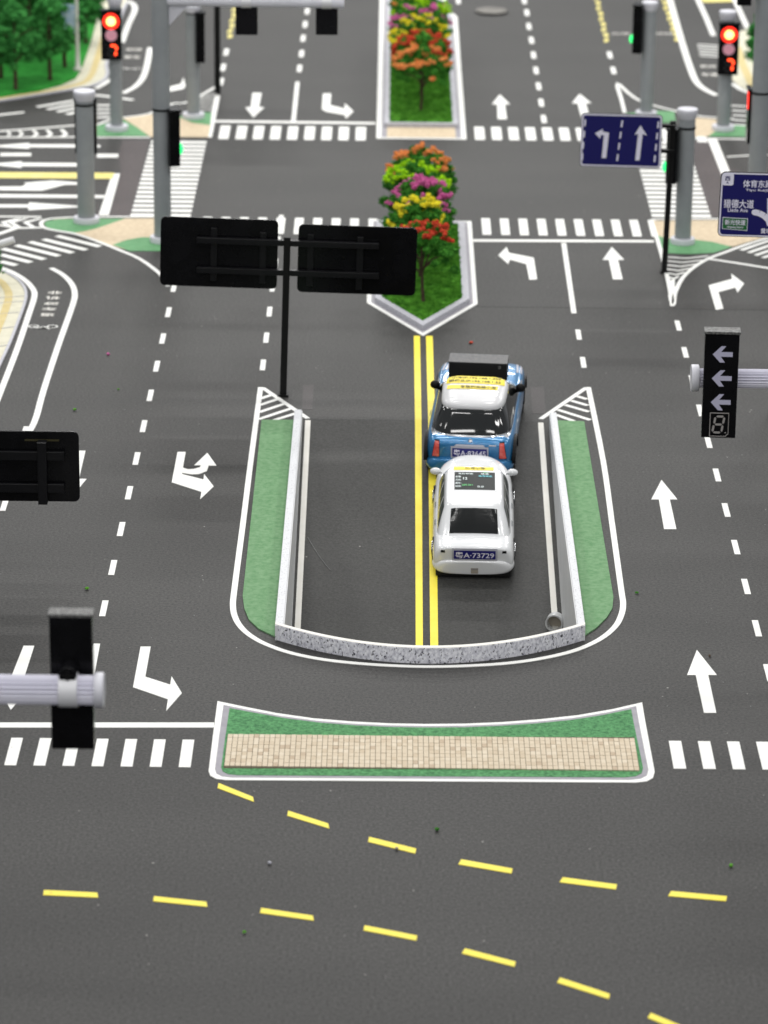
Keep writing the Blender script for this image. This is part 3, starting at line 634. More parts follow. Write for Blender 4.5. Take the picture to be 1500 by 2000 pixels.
# ------------------------------------------------------------------ flower-bed medians
def moss(poly, z, name, parent, seed):
    """bumpy moss surface with thousands of tiny tufts inside polygon (world x,y)"""
    rnd = random.Random(seed); mb = MB()
    def inside(x, y):
        c = False; j = len(poly)-1
        for i in range(len(poly)):
            xi, yi = poly[i]; xj, yj = poly[j]
            if (yi > y) != (yj > y) and x < (xj-xi)*(y-yi)/(yj-yi)+xi: c = not c
            j = i
        return c
    mb.prism(poly, 0.001, z)
    x0, x1 = min(p[0] for p in poly), max(p[0] for p in poly); y0, y1 = min(p[1] for p in poly), max(p[1] for p in poly)
    N = int((x1-x0)*(y1-y0)/(0.0016**2))
    for _ in range(min(N, 26000)):
        x, y = rnd.uniform(x0, x1), rnd.uniform(y0, y1)
        if not inside(x, y): continue
        hgt = 0.0012+0.0042*max(0, noise.noise(Vector((x*70, y*70, seed)))+0.35); r = rnd.uniform(0.0009, 0.0020)
        a = rnd.uniform(0, 6.28); dx, dy = rnd.uniform(-.0015, .0015), rnd.uniform(-.0015, .0015)
        b = [(x+r*math.cos(a+k*2.094), y+r*math.sin(a+k*2.094), z-0.0003) for k in range(3)]
        mb.add(b+[(x+dx, y+dy, z+hgt)], [(0, 1, 3), (1, 2, 3), (2, 0, 3)])
    return mb.build(name, 'moss', parent)
def ringband(outer, inner, z0, z1):
    n = len(outer); vs = [(p[0], p[1], z0) for p in outer]+[(p[0], p[1], z0) for p in inner]+[(p[0], p[1], z1) for p in outer]+[(p[0], p[1], z1) for p in inner]; fs = []
    for i in range(n):
        j = (i+1) % n; fs += [(2*n+i, 2*n+j, 3*n+j, 3*n+i), (i, j, 2*n+j, 2*n+i), (j+n, i+n, 3*n+i, 3*n+j)]
    return MB().add(vs, fs)
def offs(poly, d):
    out = []; n = len(poly); area_ = sum(poly[i][0]*poly[(i+1) % n][1]-poly[(i+1) % n][0]*poly[i][1] for i in range(n)); sg = 1 if area_ > 0 else -1
    for i in range(n):
        p, a, b = Vector(poly[i]), Vector(poly[i-1]), Vector(poly[(i+1) % n])
        d1, d2 = (p-a).normalized(), (b-p).normalized(); n1, n2 = Vector((-d1.y, d1.x))*sg, Vector((-d2.y, d2.x))*sg
        m = (n1+n2).normalized(); out.append(tuple(p+m*d/max(0.3, m.dot(n1))))
    return out
def median(label, poly, wl, gs, kw, seed, brick):
    t = empty('median_planter', (poly[0][0], poly[0][1], 0))
    keep(ringband(poly, offs(poly, wl), 0, 0.0007).build('white_border', 'white'), t)
    keep(MB().prism(offs(poly, wl), 0, 0.0006).build('base_sheet', 'print_grey'), t)
    k = offs(poly, wl+gs)
    if brick:
        k = [(x, min(y, brick[1]) if brick[0] > 0 else max(y, brick[1])) for x, y in k]
        pts = offs(poly, wl+gs); ys = [p[1] for p in pts]; xs_ = [p[0] for p in pts]
        yb0, yb1 = (brick[1]+0.001, max(ys)+gs*0.8) if brick[0] > 0 else (min(ys)-gs*0.8, brick[1]-0.001)
        keep(MB().box(min(xs_)+0.004, max(xs_)-0.004, yb0, yb1, 0.0004, 0.0010).build('paving', 'bricksheet'), t)
    keep(ringband(k, offs(k, kw), 0.0004, 0.0065).build('kerb', 'kerb', bevel=0.0004), t)
    mo = offs(k, kw-0.0004); keep(moss(mo, 0.0050, 'moss_bed', None, seed), t)
    tag(t, label, 'planter'); return mo
P1 = [tuple(G(*p)[:2]) for p in ((721, 429), (717, 592), (825, 657), (932, 594), (921, 428))]
xa, xb = (P1[0][0]+P1[1][0])/2, (P1[3][0]+P1[4][0])/2
P1 = [(xa, P1[0][1]-0.004), (xa, P1[1][1]), ((xa+xb)/2, P1[2][1]), (xb, P1[1][1]), (xb, P1[0][1]-0.004)]
near_bed = median('pointed flower bed between the lanes, its tip at the double yellow line', P1, 0.0050, 0.0042, 0.0085, 4, (1, G(820, 441).y))
yn, yf = G(820, 272).y, 6.2
xa, xb = G(735, 272).x, G(911, 272).x
P2 = [(xa, yn), (xb, yn), (xb, 5.60), (xb-0.016, 5.66), (xb-0.016, yf), (xa, yf)]
far_bed = median('long flower bed at the top of the picture beyond the crossing', P2, 0.0068, 0.0036, 0.0075, 9, (-1, G(820, 250).y))

# ------------------------------------------------------------------ trees
def icos(sub):
    bm = bmesh.new(); bmesh.ops.create_icosphere(bm, subdivisions=sub, radius=1); v = [x.co.copy() for x in bm.verts]; f = [tuple(l.index for l in q.verts) for q in bm.faces]; bm.free(); return v, f
ICO1, ICO2 = icos(1), icos(2)
def clump(mb, c, r, rnd, sub=1):
    v, f = ICO2 if sub == 2 else ICO1; s = rnd.uniform(0, 100)
    sx, sy, sz = rnd.uniform(.8, 1.25), rnd.uniform(.8, 1.25), rnd.uniform(.65, 1)
    mb.add([(c[0]+p.x*r*sx*k, c[1]+p.y*r*sy*k, c[2]+p.z*r*sz*k) for p in v for k in (1+0.5*noise.noise(p*1.9+Vector((s, s, s)))+rnd.uniform(-.14, .14),)], f)
def fuzzy(mb, c, r, rnd, n, core=.72):
    """a foam lump: a core with many little grains over it"""
    clump(mb, c, r*core, rnd, 1)
    for _ in range(n):
        d = Vector((rnd.gauss(0, 1), rnd.gauss(0, 1), rnd.gauss(0, 1))).normalized()
        q = Vector(c)+Vector((d.x, d.y, d.z*0.8))*r*rnd.uniform(.62, 1.0); s = rnd.uniform(.0007, .0017)
        a = rnd.uniform(0, 6.28); u = d.orthogonal().normalized(); w_ = d.cross(u); u, w_ = u*math.cos(a)+w_*math.sin(a), w_*math.cos(a)-u*math.sin(a)
        vs = [q+u*s, q-u*s*.5+w_*s*.87, q-u*s*.5-w_*s*.87, q+d*s*rnd.uniform(.6, 1.6)]
        mb.add(vs, [(0, 1, 3), (1, 2, 3), (2, 0, 3)])
def flower_tree(x, y, H, R, colour, label, seed, group, sparse=0.0):
    rnd = random.Random(seed); t = empty('flowering_tree', (x, y, 0.005)); H -= 0.005
    tr = MB(); lean = rnd.uniform(-.002, .002); fork = H*0.42
    tr.tube([(0, 0, -0.001), (lean, 0, H*0.2), (lean*1.5, 0, fork), (lean*2, 0, H*0.8)], [.0024, .0019, .0016, .0008], 7)
    tips = []
    for k in range(7):
        a = k*0.9+rnd.uniform(-.3, .3); r = R*rnd.uniform(.55, .9); z = H*rnd.uniform(.55, .85)
        tr.tube([(lean*1.4, 0, fork*rnd.uniform(.8, 1.15)), (r*.5*math.cos(a), r*.5*math.sin(a), z*.88), (r*math.cos(a), r*math.sin(a), z)], [.0012, .0009, .0005], 5); tips.append((r*math.cos(a), r*math.sin(a), z))
    tr.build('trunk', 'bark', t, smooth=True)
    g = MB(); fl = MB()
    n = int(104*(1-sparse*0.4))
    for i in range(n):
        a = rnd.uniform(0, 6.283); q = math.sqrt(rnd.uniform(0, 1)); r = R*q*rnd.uniform(.85, 1.06)
        top_ = H*(0.50+0.465*math.sqrt(max(0, 1-q*q*0.95))); z = top_-rnd.uniform(0, 1)**1.2*H*0.36*(1-q*.3)
        c = (r*math.cos(a), r*math.sin(a), z); fuzzy(g, c, rnd.uniform(.0040, .0075), rnd, 60)
    # flowers sit on the outer shell in patches
    for i in range(int(26*(1-sparse*0.15))):
        a = rnd.uniform(0, 6.283); q = math.sqrt(rnd.uniform(0.02, 1.0)); r = R*q*1.03; da = rnd.choice((-1, 1))*rnd.uniform(.05, .16)
        z = H*(0.54+0.45*math.sqrt(max(0, 1-q*q*0.95)))-(rnd.uniform(0, .12)*H if rnd.random() < .4 else 0)
        if sparse and q < .4 and rnd.random() < .6: continue
        for j in range(rnd.randint(3, 7)):
            a += da*rnd.uniform(.4, 1.4); rr_ = r+rnd.uniform(-.004, .004)
            c = (rr_*math.cos(a), rr_*math.sin(a), z+rnd.uniform(-.003, .002)); fuzzy(fl, c, rnd.uniform(.0014, .0031), rnd, 40, .5)
    g.build('foliage', 'leaf', t); fl.build('blossom', colour, t)
    tag(t, label, 'tree', group); return t
cx1 = 0.041
def ty(v): return G(826, v).y
flower_tree(0.0405, ty(598), .100, .040, 'f_red', 'small tree with red blossom at the pointed end of the near bed', 1, 'flowering trees in the medians', 1.0)
flower_tree(0.037, ty(550), .104, .036, 'f_yellow', 'small tree with yellow blossom between the red and pink ones, near bed', 2, 'flowering trees in the medians')
flower_tree(0.038, ty(512), .104, .040, 'f_pink', 'small tree with pink blossom between yellow and lime ones, near bed', 3, 'flowering trees in the medians')
flower_tree(0.033, ty(482), .106, .042, 'f_lime', 'small tree with bright lime foliage between pink and orange ones, near bed', 4, 'flowering trees in the medians')
flower_tree(0.040, ty(450), .107, .043, 'f_orange', 'small tree with orange blossom, rearmost of the near bed', 5, 'flowering trees in the medians')
flower_tree(0.0430, ty(224), .100, .041, 'f_orange', 'small tree with orange blossom at the front of the far bed', 6, 'flowering trees in the medians', .4)
flower_tree(0.0445, ty(196), .101, .042, 'f_red', 'small tree with red blossom, second in the far bed', 7, 'flowering trees in the medians')
flower_tree(0.042, ty(166), .104, .041, 'f_yellow', 'small tree with yellow blossom, third in the far bed', 8, 'flowering trees in the medians')
flower_tree(0.043, ty(142), .104, .043, 'f_pink', 'small tree with pink blossom, fourth in the far bed', 9, 'flowering trees in the medians')
flower_tree(0.044, ty(116), .104, .044, 'f_lime', 'small tree with lime foliage at the top edge, far bed', 10, 'flowering trees in the medians')
flower_tree(0.040, ty(90), .100, .042, 'f_orange', 'orange-blossomed tree cut by the top edge behind the lime one', 12, 'flowering trees in the medians')
def park_tree(x, y, H, R, label, seed):
    rnd = random.Random(seed); t = empty('park_tree', (x, y, 0.003)); tr = MB()
    tr.tube([(0, 0, -.002), (rnd.uniform(-.002, .002), 0, H*.3), (0, 0, H*.9)], [.0034, .0027, .0008], 7)
    for k in range(8):
        a = k*.85+rnd.random(); z = H*rnd.uniform(.3, .6); tr.tube([(0, 0, z), (R*.75*math.cos(a), R*.75*math.sin(a), z+H*.12)], [.0013, .0005], 5)
    tr.build('trunk', 'bark', t, smooth=True); g = MB()
    for i in range(92):
        h_ = rnd.uniform(0, 1); rr = R*(math.sin(math.pi*min(1, .22+.78*h_))**.6)*math.sqrt(rnd.uniform(.12, 1)); a = rnd.uniform(0, 6.283)
        fuzzy(g, (rr*math.cos(a), rr*math.sin(a), H*(.30+.68*h_)), rnd.uniform(.006, .0105), rnd, 46)
    g.build('crown', 'leafdark', t); tag(t, label, 'tree', 'dark green trees on the corner lawn'); return t
PT = [((31, 179), .125, .034, 'dark green tree nearest the lawn edge at the far left corner'),
      ((98, 161), .120, .033, 'dark green tree with bare trunk right of the nearest lawn tree'),
      ((2, 157), .125, .034, 'dark green tree cut by the left edge of the picture'),
      ((127, 135), .118, .032, 'dark green tree beside the white lamp post'),
      ((60, 118), .125, .036, 'dark green tree in the middle of the corner lawn'),
      ((168, 88), .108, .030, 'dark green tree right of the white lamp post near the pavement'),
      ((20, 92), .125, .036, 'dark green tree behind the tree cut by the left edge'),
      ((110, 82), .122, .034, 'dark green tree behind the blue plate at the lawn'),
      ((-25, 128), .120, .034, 'dark green tree mostly outside the left edge'),
      ((178, 40), .104, .028, 'dark green tree at the top edge near the pavement bend')]
for i, (p, H, R, lb) in enumerate(PT): g_ = G(*p); park_tree(g_.x, g_.y, H, R, lb, 40+i)
g_ = G(1497, 170); park_tree(g_.x, g_.y, .120, .032, 'dark green tree at the right edge behind the grey pole', 60)
g_ = G(-40, 560); park_tree(g_.x+.002, g_.y, .060, .026, 'dark green tree just peeping in at the left edge', 61)

# ------------------------------------------------------------------ street lamps (white)
b0 = G(152, 142); t = empty('street_lamp', (b0.x, b0.y, 0.003))
MB().lathe([(.0062, 0), (.0062, .004), (.0036, .006), (.0030, .03), (.0022, .16)], 16).build('post', 'lampwhite', t, smooth=True)
MB().tube([(0, 0, .15), (.006, -.002, .166), (.022, -.006, .176), (.04, -.01, .178)], .0018, 8).build('arm', 'lampwhite', t, smooth=True)
MB().box(-.022, -.0025, -.0006, .0006, .055, .098).build('plate', 'paleblue', t)
tag(t, 'white street lamp post with pale blue plate beside the corner lawn', 'street lamp')
q = onY(14, 476, 4.02); t = empty('street_lamp', (q.x-.05, 4.02, 0.001))
MB().lathe([(.0055, 0), (.0055, .004), (.0030, .006), (.0022, q.z+.004)], 14).build('post', 'lampwhite', t, smooth=True)
MB().tube([(0, 0, q.z-.004), (.02, 0, q.z-.008), (.05, 0, q.z+.0)], .0018, 8).build('arm', 'lampwhite', t, smooth=True)
hd = MB().cyl((.040, 0, q.z-.002), (.058, 0, q.z+.004), .0042, .0040, 16).build('lamp_head', 'whiteplastic', t, smooth=True)
tag(t, 'white street lamp head reaching in over the left crossing', 'street lamp')

# ------------------------------------------------------------------ traffic lights
def seven(mb_on, mb_off, cx, cz, w_, h_, y, digit):
    seg = {'a': ((-.5, 1), (.5, 1)), 'b': ((.5, 1), (.5, 0)), 'c': ((.5, 0), (.5, -1)), 'd': ((-.5, -1), (.5, -1)), 'e': ((-.5, 0), (-.5, -1)), 'f': ((-.5, 1), (-.5, 0)), 'g': ((-.5, 0), (.5, 0))}
    on = {'7': 'abc', '8': ''}[digit]
    for k, (a, b) in seg.items():
        sl = 0.10; P_ = []
        for p in (a, b): P_.append(Vector((cx+(p[0]*w_)+p[1]*h_/2*sl*1.6, cz+p[1]*h_/2)))
        d = (P_[1]-P_[0]).normalized(); n = Vector((-d.y, d.x)); L_ = (P_[1]-P_[0]).length; tk = w_*(0.16 if digit == '7' else 0.12)
        A, B = P_[0]+d*L_*.08, P_[1]-d*L_*.08
        pts = [A, A+d*tk+n*tk, B-d*tk+n*tk, B, B-d*tk-n*tk, A+d*tk-n*tk]
        (mb_on if k in on else mb_off).add([(p.x, y, p.y) for p in pts], [(0, 1, 2, 3, 4, 5)])
def disc(mb, cx, cz, r, y, n=24): mb.add([(cx+r*math.cos(2*math.pi*i/n), y, cz+r*math.sin(2*math.pi*i/n)) for i in range(n)], [tuple(range(n))])
def signal(parent, loc, rotz, w_, h_, d_, kind, top='blackgrain', name='signal_box'):
    """box whose front face looks to local -Y; origin at its centre"""
    b = MB().box(-w_/2, w_/2, -d_/2, d_/2, -h_/2, h_/2).build(name, 'black', parent, bevel=0.0006)
    b.location = loc; b.rotation_euler = (0, 0, rotz)
    MB().box(-w_/2-.0008, w_/2+.0008, -d_/2-.0015, d_/2+.0008, h_/2, h_/2+.0022).build('lid', top, b, bevel=0.0003)
    y = -d_/2-0.0003
    if kind == 'red':
        c = MB(); disc(c, 0, h_*.30, w_*.22, y-.0006); r = MB(); disc(r, 0, h_*.30, w_*.40, y-.0003); o_ = MB(); disc(o_, 0, 0.01*h_, w_*.29, y)
        c.build('lamp_core', 'redcore', b); r.build('lamp_rim', 'redring', b); o_.build('lens', 'offlens', b)
        on, off = MB(), MB(); seven(on, off, 0.05*w_, -h_*.31, w_*.36, h_*.22, y, '7'); on.build('digit', 'redseg', b); off.build('digit_unlit', 'boxblack', b)
    if kind == 'green':
        g = MB(); g.lathe([(0.0001, 0), (w_*.16, .0001), (w_*.26, -.0012), (w_*.26, -.0028), (w_*.1, -.0042)], 20)
        for dz, m in ((-h_*.22, 'greenlamp'),):
            gg = MB(); gg.add([(v[0], -d_/2+v[2]*1.3, v[1]+dz) for v in g.v], g.f); gg.build('lamp', m, b, smooth=True)
        for dz in (h_*.05, h_*.3):
            gg = MB(); disc(gg, 0, dz, w_*.26, y); gg.build('lens', 'offlens', b)
    if kind == 'arrows':
        for k, dz in enumerate((.305, .075, -.155)):
            cx, cz, s = 0.03*w_, h_*dz, w_*0.29
            A = [(-1, 0), (-.15, .92), (.32, .92), (-.18, .28), (1, .28), (1, -.24), (-.18, -.24), (.25, -.88), (-.25, -.88)]
            MB().add([(cx+p[0]*s, y, cz+p[1]*s*.95) for p in A], [tuple(range(9))]).build('arrow_lens', 'arrowgrey', b)
        fr = MB(); fr.frame([(w_*.29, -h_*.255), (w_*.29, -h_*.46), (w_*.20, -h_*.485), (-w_*.27, -h_*.485), (-w_*.27, -h_*.255)], w_*.022, 'y', y-.0003, y+.0002); fr.build('display_frame', 'seggrey', b)
        on, off = MB(), MB(); seven(on, off, -.01*w_, -h_*.368, w_*.26, h_*.155, y-.0002, '8'); off.build('digit', 'seggrey', b)
        dt = MB(); disc(dt, .20*w_, -h_*.445, w_*.022, y-.0003, 10); dt.build('decimal_point', 'seggrey', b)
    return b
def pole_thing(base, top_v, r, label, name='traffic_light', flange=1.5, cap=1.25, colour='pole', top_z=None, group='traffic lights on grey poles'):
    g = G(*base); t = empty(name, (g.x, g.y, 0.0006))
    H = top_z if top_z else onY(base[0], top_v, g.y).z
    MB().lathe([(r, .003), (r, H-.006)], 28).build('pole', colour, t, smooth=True)
    MB().lathe([(r*flange, 0), (r*flange, .0055), (r*flange*.97, .0065), (r*1.02, .0066)], 32).build('base_flange', 'lightgrey', t, smooth=True)
    MB().lathe([(r*1.02, H-.012), (r*cap, H-.005), (r*cap, H-.0008), (r*cap*.97, H), (0.0005, H+.0002)], 28).build('cap', 'lightgrey', t, smooth=True)
    tag(t, label, 'traffic light', group); return t, g, H
def band(t, r, z): MB().lathe([(r*1.03, z-.0012), (r*1.08, z-.0012), (r*1.08, z+.0012), (r*1.03, z+.0012)], 28).build('clamp_band', 'blackmatt', t, smooth=True)
PI = math.pi
# A: near left, box behind the pole
t, g, H = pole_thing((169, 434), 178, .0108, 'grey pole left with a signal on its rear side, standing on the green island')
zb = onY(168, 204, g.y).z; band(t, .0108, zb); signal(t, (0, .0145, zb-.032), PI, .027, .066, .007, 'none', 'black')
# C and G: red lights facing the camera
t, g, H = pole_thing((228, 254), 0, .0086, 'grey pole at the far left with red light and red 7 facing the camera', flange=1.85, top_z=.184)
zt = onY(219, 66, g.y); signal(t, (zt.x-g.x, -.0125, zt.z), 0.0, .0275, .0665, .008, 'red', 'black'); band(t, .0086, zt.z+.028); band(t, .0086, zt.z-.022)
t, g, H = pole_thing((1412, 254), 22, .0092, 'grey pole at the far right with red light and red 7 facing the camera', flange=1.7)
zt = onY(1421, 93, g.y); signal(t, (zt.x-g.x, -.0135, zt.z), 0.0, .0275, .070, .008, 'red', 'black'); band(t, .0092, zt.z+.030); band(t, .0092, zt.z-.022)
# D, F, I: black boxes turned sideways
t, g, H = pole_thing((378, 230), 10, .0090, 'far left grey pole with black signal on its right, next to the thin black post', flange=1.7)
zt = onY(393, 72, g.y); signal(t, (zt.x-g.x-.003, -.004, zt.z), PI/2+.25, .024, .068, .012, 'none', 'black'); band(t, .009, zt.z+.033)
t, g, H = pole_thing((1262, 227), 4, .0090, 'far right grey pole with black signal and green lamp, behind the lane sign', flange=1.7)
zt = onY(1244, 56, g.y); signal(t, (zt.x-g.x+.002, -.004, zt.z), -PI/2-.25, .022, .066, .013, 'green', 'black'); band(t, .009, zt.z+.033)
t, g, H = pole_thing((1333, 475), 213, .0100, 'grey pole with white cap right beside the black lane-sign post')
zt = onY(1312, 303, g.y); signal(t, (zt.x-g.x+.001, -.004, zt.z), -PI/2-.22, .024, .066, .013, 'green', 'black'); band(t, .010, zt.z+.034)
# B: tall mast with an arm over the road and two hanging signals
t, g, H = pole_thing((318, 472), 0, .0104, 'tall grey mast left of centre whose arm carries signals along the top edge', top_z=.335, name='traffic_light_mast')
zt = onY(341, 268, g.y); signal(t, (zt.x-g.x-.002, -.002, zt.z), PI/2+.25, .026, .067, .013, 'green', 'black'); band(t, .0104, zt.z+.034)
za = onY(480, 3, g.y).z
MB().cyl((.004, 0, za), (onY(672, 3, g.y).x-g.x, 0, za-.001), .0066, n=48, ribs=1, ribd=.0006).build('arm', 'lightgrey', t)
br = [(onY(327, 12, g.y), onY(367, 12, g.y), onY(329, 52, g.y))]
a, b, c = [Vector((p.x-g.x, 0, p.z)) for p in br[0]]
mb = MB(); mb.add([(p.x, -.0012, p.z) for p in (a, b, c)]+[(p.x, .0012, p.z) for p in (a, b, c)], [(0, 1, 2), (5, 4, 3), (0, 3, 4, 1), (1, 4, 5, 2), (2, 5, 3, 0)]); mb.build('gusset', 'lightgrey', t)
for u in (481, 638):
    p = onY(u, 28, g.y); bx = signal(t, (p.x-g.x, .012, p.z+.004), PI, .0262, .062, .010, 'none', 'black')
    MB().cyl((p.x-g.x-.006, 0, za-.0004), (p.x-g.x+.006, 0, za-.0004), .0078, n=20).build('clamp_band', 'whiteplastic', t, smooth=True)
# H: tall mast at the right edge
t, g, H = pole_thing((1474, 445), 0, .0112, 'tall grey mast at the right edge behind the blue direction sign', top_z=.335, name='traffic_light_mast')
zt = onY(1463, 230, g.y); signal(t, (-.0128, .010, zt.z), -PI/2, .024, .066, .0036, 'none', 'black')
MB().box(-.0152, -.0147, -.002, .008, zt.z+.010, zt.z+.031).build('red_lamp_edge', 'redring', t)
band(t, .0112, onY(1480, 181, g.y).z)
zh = onY(1450, -14, g.y).z
MB().cyl((0, 0, zh+.01), (-.16, 0, zh+.01), .0066, n=48, ribs=1, ribd=.0006).build('arm', 'lightgrey', t)
p = onY(1451, 7, g.y); signal(t, (p.x-g.x, -.012, p.z+.031), 0, .017, .062, .010, 'none', 'black')
# front left: signal seen from behind on a ribbed arm, much nearer the camera
Yq = 2.262
p = onY(141, 1328, Yq); arm_z = onY(100, 1348, Yq).z; base = Vector((-0.46, Yq, 0.0))
t = empty('traffic_light_mast', (base.x, base.y, 0.0006))
MB().lathe([(.0112, .003), (.0112, arm_z+.06)], 28).build('pole', 'pole', t, smooth=True); MB().lathe([(.017, 0), (.017, .0055), (.0115, .0066)], 28).build('base_flange', 'lightgrey', t, smooth=True)
xe = onY(203, 1348, Yq).x-base.x; xc = onY(185, 1348, Yq).x-base.x
MB().cyl((.005, 0, arm_z), (xc+.001, 0, arm_z-.0003), .0102, n=40, ribs=1, ribd=.0019).build('arm', 'whitetube', t)
o = MB().lathe([(.0116, 0), (.0124, .0012), (.0124, xe-xc-.0008), (.0118, xe-xc)], 32).build('arm_cap', 'lightgrey', t, smooth=True)
o.rotation_euler = (0, PI/2, 0); o.location = (xc, 0, arm_z-.0003)
bt, bb2 = onY(141, 1207, Yq+.011), onY(139, 1465, Yq+.011); bh = bt.z-bb2.z
bx = signal(t, ((bt.x+bb2.x)/2-base.x, .0165, (bt.z+bb2.z)/2), PI, .0292, bh, .011, 'arrows')
xk = onY(134, 1340, Yq).x-base.x
MB().cyl((xk-.0063, 0, arm_z), (xk+.0063, 0, arm_z), .0121, n=28).build('clamp_ring', 'whiteplastic', t, smooth=True)
kz = onY(134, 1314, Yq).z
kn = MB(); kn.cyl((xk, -.0070, kz), (xk, .010, kz), .0062, n=16); kn.build('knob', 'black', t, smooth=True, bevel=.0006)
kr = MB(); kr.box(xk-.0042, xk+.0042, -.0076, -.0070, kz-.0009, kz+.0009); kr.box(xk-.0009, xk+.0009, -.0077, -.0071, kz-.0042, kz+.0042); kr.build('knob_cross', 'blackmatt', t)
tag(t, 'blurred black signal seen from behind on a white ribbed arm, lower left', 'traffic light', 'signals on ribbed arms')
# right: signal with three arrows on a ribbed arm
Yq = 2.90
arm_z = onY(1460, 742, Yq).z; xb_ = onY(1440, 742, Yq).x+.17
t = empty('traffic_light_mast', (xb_, Yq+.002, 0.0006))
MB().lathe([(.0112, .003), (.0112, arm_z+.06)], 28).build('pole', 'pole', t, smooth=True); MB().lathe([(.017, 0), (.017, .0055), (.0115, .0066)], 28).build('base_flange', 'lightgrey', t, smooth=True)
x1_, x2_ = onY(1350, 742, Yq).x-xb_, onY(1365, 742, Yq).x-xb_
MB().cyl((-.005, 0, arm_z), (x2_-.001, 0, arm_z), .0082, n=40, ribs=1, ribd=.0016).build('arm', 'whitetube', t)
o = MB().lathe([(.0112, 0), (.0116, .0010), (.0116, x2_-x1_-.0006), (.0110, x2_-x1_)], 32).build('arm_cap', 'lightgrey', t, smooth=True)
o.rotation_euler = (0, PI/2, 0); o.location = (x1_, 0, arm_z)
bt, bb2 = onY(1410, 655, Yq-.0212), onY(1406, 858, Yq-.0212)
signal(t, ((bt.x+bb2.x)/2-xb_, -.0150, (bt.z+bb2.z)/2), math.radians(-3), .0288, bt.z-bb2.z, .0125, 'arrows')
tag(t, 'black signal with three grey left arrows and unlit digit on a ribbed arm, right', 'traffic light', 'signals on ribbed arms')

# ------------------------------------------------------------------ signs
# double sign seen from behind
g = G(553, 773); Yq = g.y; t = empty('sign_post', (g.x, g.y, 0.0003), (0, math.radians(1.4), 0))
inv = lambda p: Vector((p.x-g.x-p.z*math.tan(math.radians(1.4)), 0, p.z))
Hp = onY(562, 463, Yq).z
MB().box(-.0035, .0035, -.0035, .0035, 0, Hp).build('post', 'blackmatt', t, bevel=.0005)
MB().box(-.0058, .0058, -.0055, .0055, 0, .002).build('foot', 'blackmatt', t, bevel=.0005)
def backboard(t, x0, x1, z0, z1, y, face='blackmatt'):
    mb = MB(); mb.prism(rrect(x0, x1, z0, z1, .0052), 0, .0022)
    b = MB(); b.add([(v[0], y+v[2], v[1]) for v in mb.v], [f[::-1] for f in mb.f]); return b.build('board', face, t, bevel=.0003)
for (u0, v0), (u1, v1) in (((313, 433), (540, 570)), ((583, 442), (811, 577))):
    a, b = inv(onY(u0, v0, Yq)), inv(onY(u1, v1, Yq)); bd = backboard(t, a.x, b.x, b.z, a.z, .0085, 'black')
    mb = MB(); fr = rrect(a.x+.001, b.x-.001, b.z+.001, a.z-.001, .0045)
    mb.prism(fr, 0, .0004); m2 = MB(); m2.add([(v[0], .0108+v[2], v[1]) for v in mb.v], [f[::-1] for f in mb.f]); m2.build('front_sheet', 'signwhite', bd)
sh = math.radians(1.4)
for v in (474, 532):
    a, b = inv(onY(384, v-3, Yq)), inv(onY(740, v+7, Yq)); zc = (a.z+b.z)/2
    MB().box(a.x, b.x, -.0005, .0055, zc-.0030, zc+.0030).build('rail', 'blackrail', t, bevel=.0004)
for u, v0, v1 in ((418, 452, 555), (514, 458, 558), (607, 460, 560), (704, 463, 566)):
    a, b = inv(onY(u, v0, Yq)), inv(onY(u, v1, Yq)); MB().box(a.x-.0033, a.x+.0033, .0042, .0088, b.z, a.z).build('bracket', 'blackrail', t, bevel=.0004)
tag(t, 'black back of a twin-board road sign on a thin post left of centre', 'road sign')
# left edge sign seen from behind
Yq = 3.05; p0, p1 = onY(152, 850, Yq), onY(0, 985, Yq); xpost = p0.x-.115
t = empty('sign_post', (xpost, Yq, 0.0003))
bd = backboard(t, -.075, p0.x-xpost, p1.z, p0.z, .0085, 'black')
MB().box(-.0032, .0032, -.0045, .0025, 0, p0.z+.004).build('post', 'blackmatt', t, bevel=.0005)
for v in (894, 957):
    a = onY(125, v, Yq); MB().box(-.065, a.x-xpost, .0022, .0060, a.z-.0042, a.z+.0042).build('rail', 'blackrail', t, bevel=.0005)
for xx in (onY(82, 900, Yq).x-xpost, -.045):
    MB().box(xx-.0042, xx+.0042, -.0010, .0085, onY(82, 986, Yq).z, onY(82, 865, Yq).z).build('bracket', 'blackrail', t, bevel=.0005)
a = onY(80, 866, Yq); MB().box(a.x-xpost-.0155, a.x-xpost+.0155, .0080, .0083, a.z-.0009, a.z+.0009).build('label_strip', mat('strip', (0.03, 0.025, 0.004), 0.5), t)
tag(t, 'black back of a road sign cut by the left edge', 'road sign')
# lane sign
def sheet(name, pts, m, parent, y):    # flat print on a sign face, local x,z, facing -Y
    return MB().add([(p[0], y, p[1]) for p in pts], [tuple(range(len(pts)))]).build(name, m, parent)
def bar(a, b, wd):
    a, b = Vector(a), Vector(b); d = (b-a).normalized(); n = Vector((-d.y, d.x))*wd/2; return [a+n, b+n, b-n, a-n]
g = G(1297, 532); Yq = g.y; t = empty('sign_post', (g.x, g.y, 0.0003), (0, math.radians(1.2), 0))
Hp = onY(1309, 237, Yq).z
MB().box(-.0032, .0032, -.0032, .0032, 0, Hp).build('post', 'blackmatt', t, bevel=.0005); MB().box(-.005, .005, -.005, .005, 0, .0015).build('foot', 'blackmatt', t)
SW, SH = .0945, .0635; c = onY(1213, 274, Yq); lc = Vector((c.x-g.x-c.z*math.tan(math.radians(1.2)), 0, c.z))
b = empty('sign_face'); bpy.data.objects.remove(b)
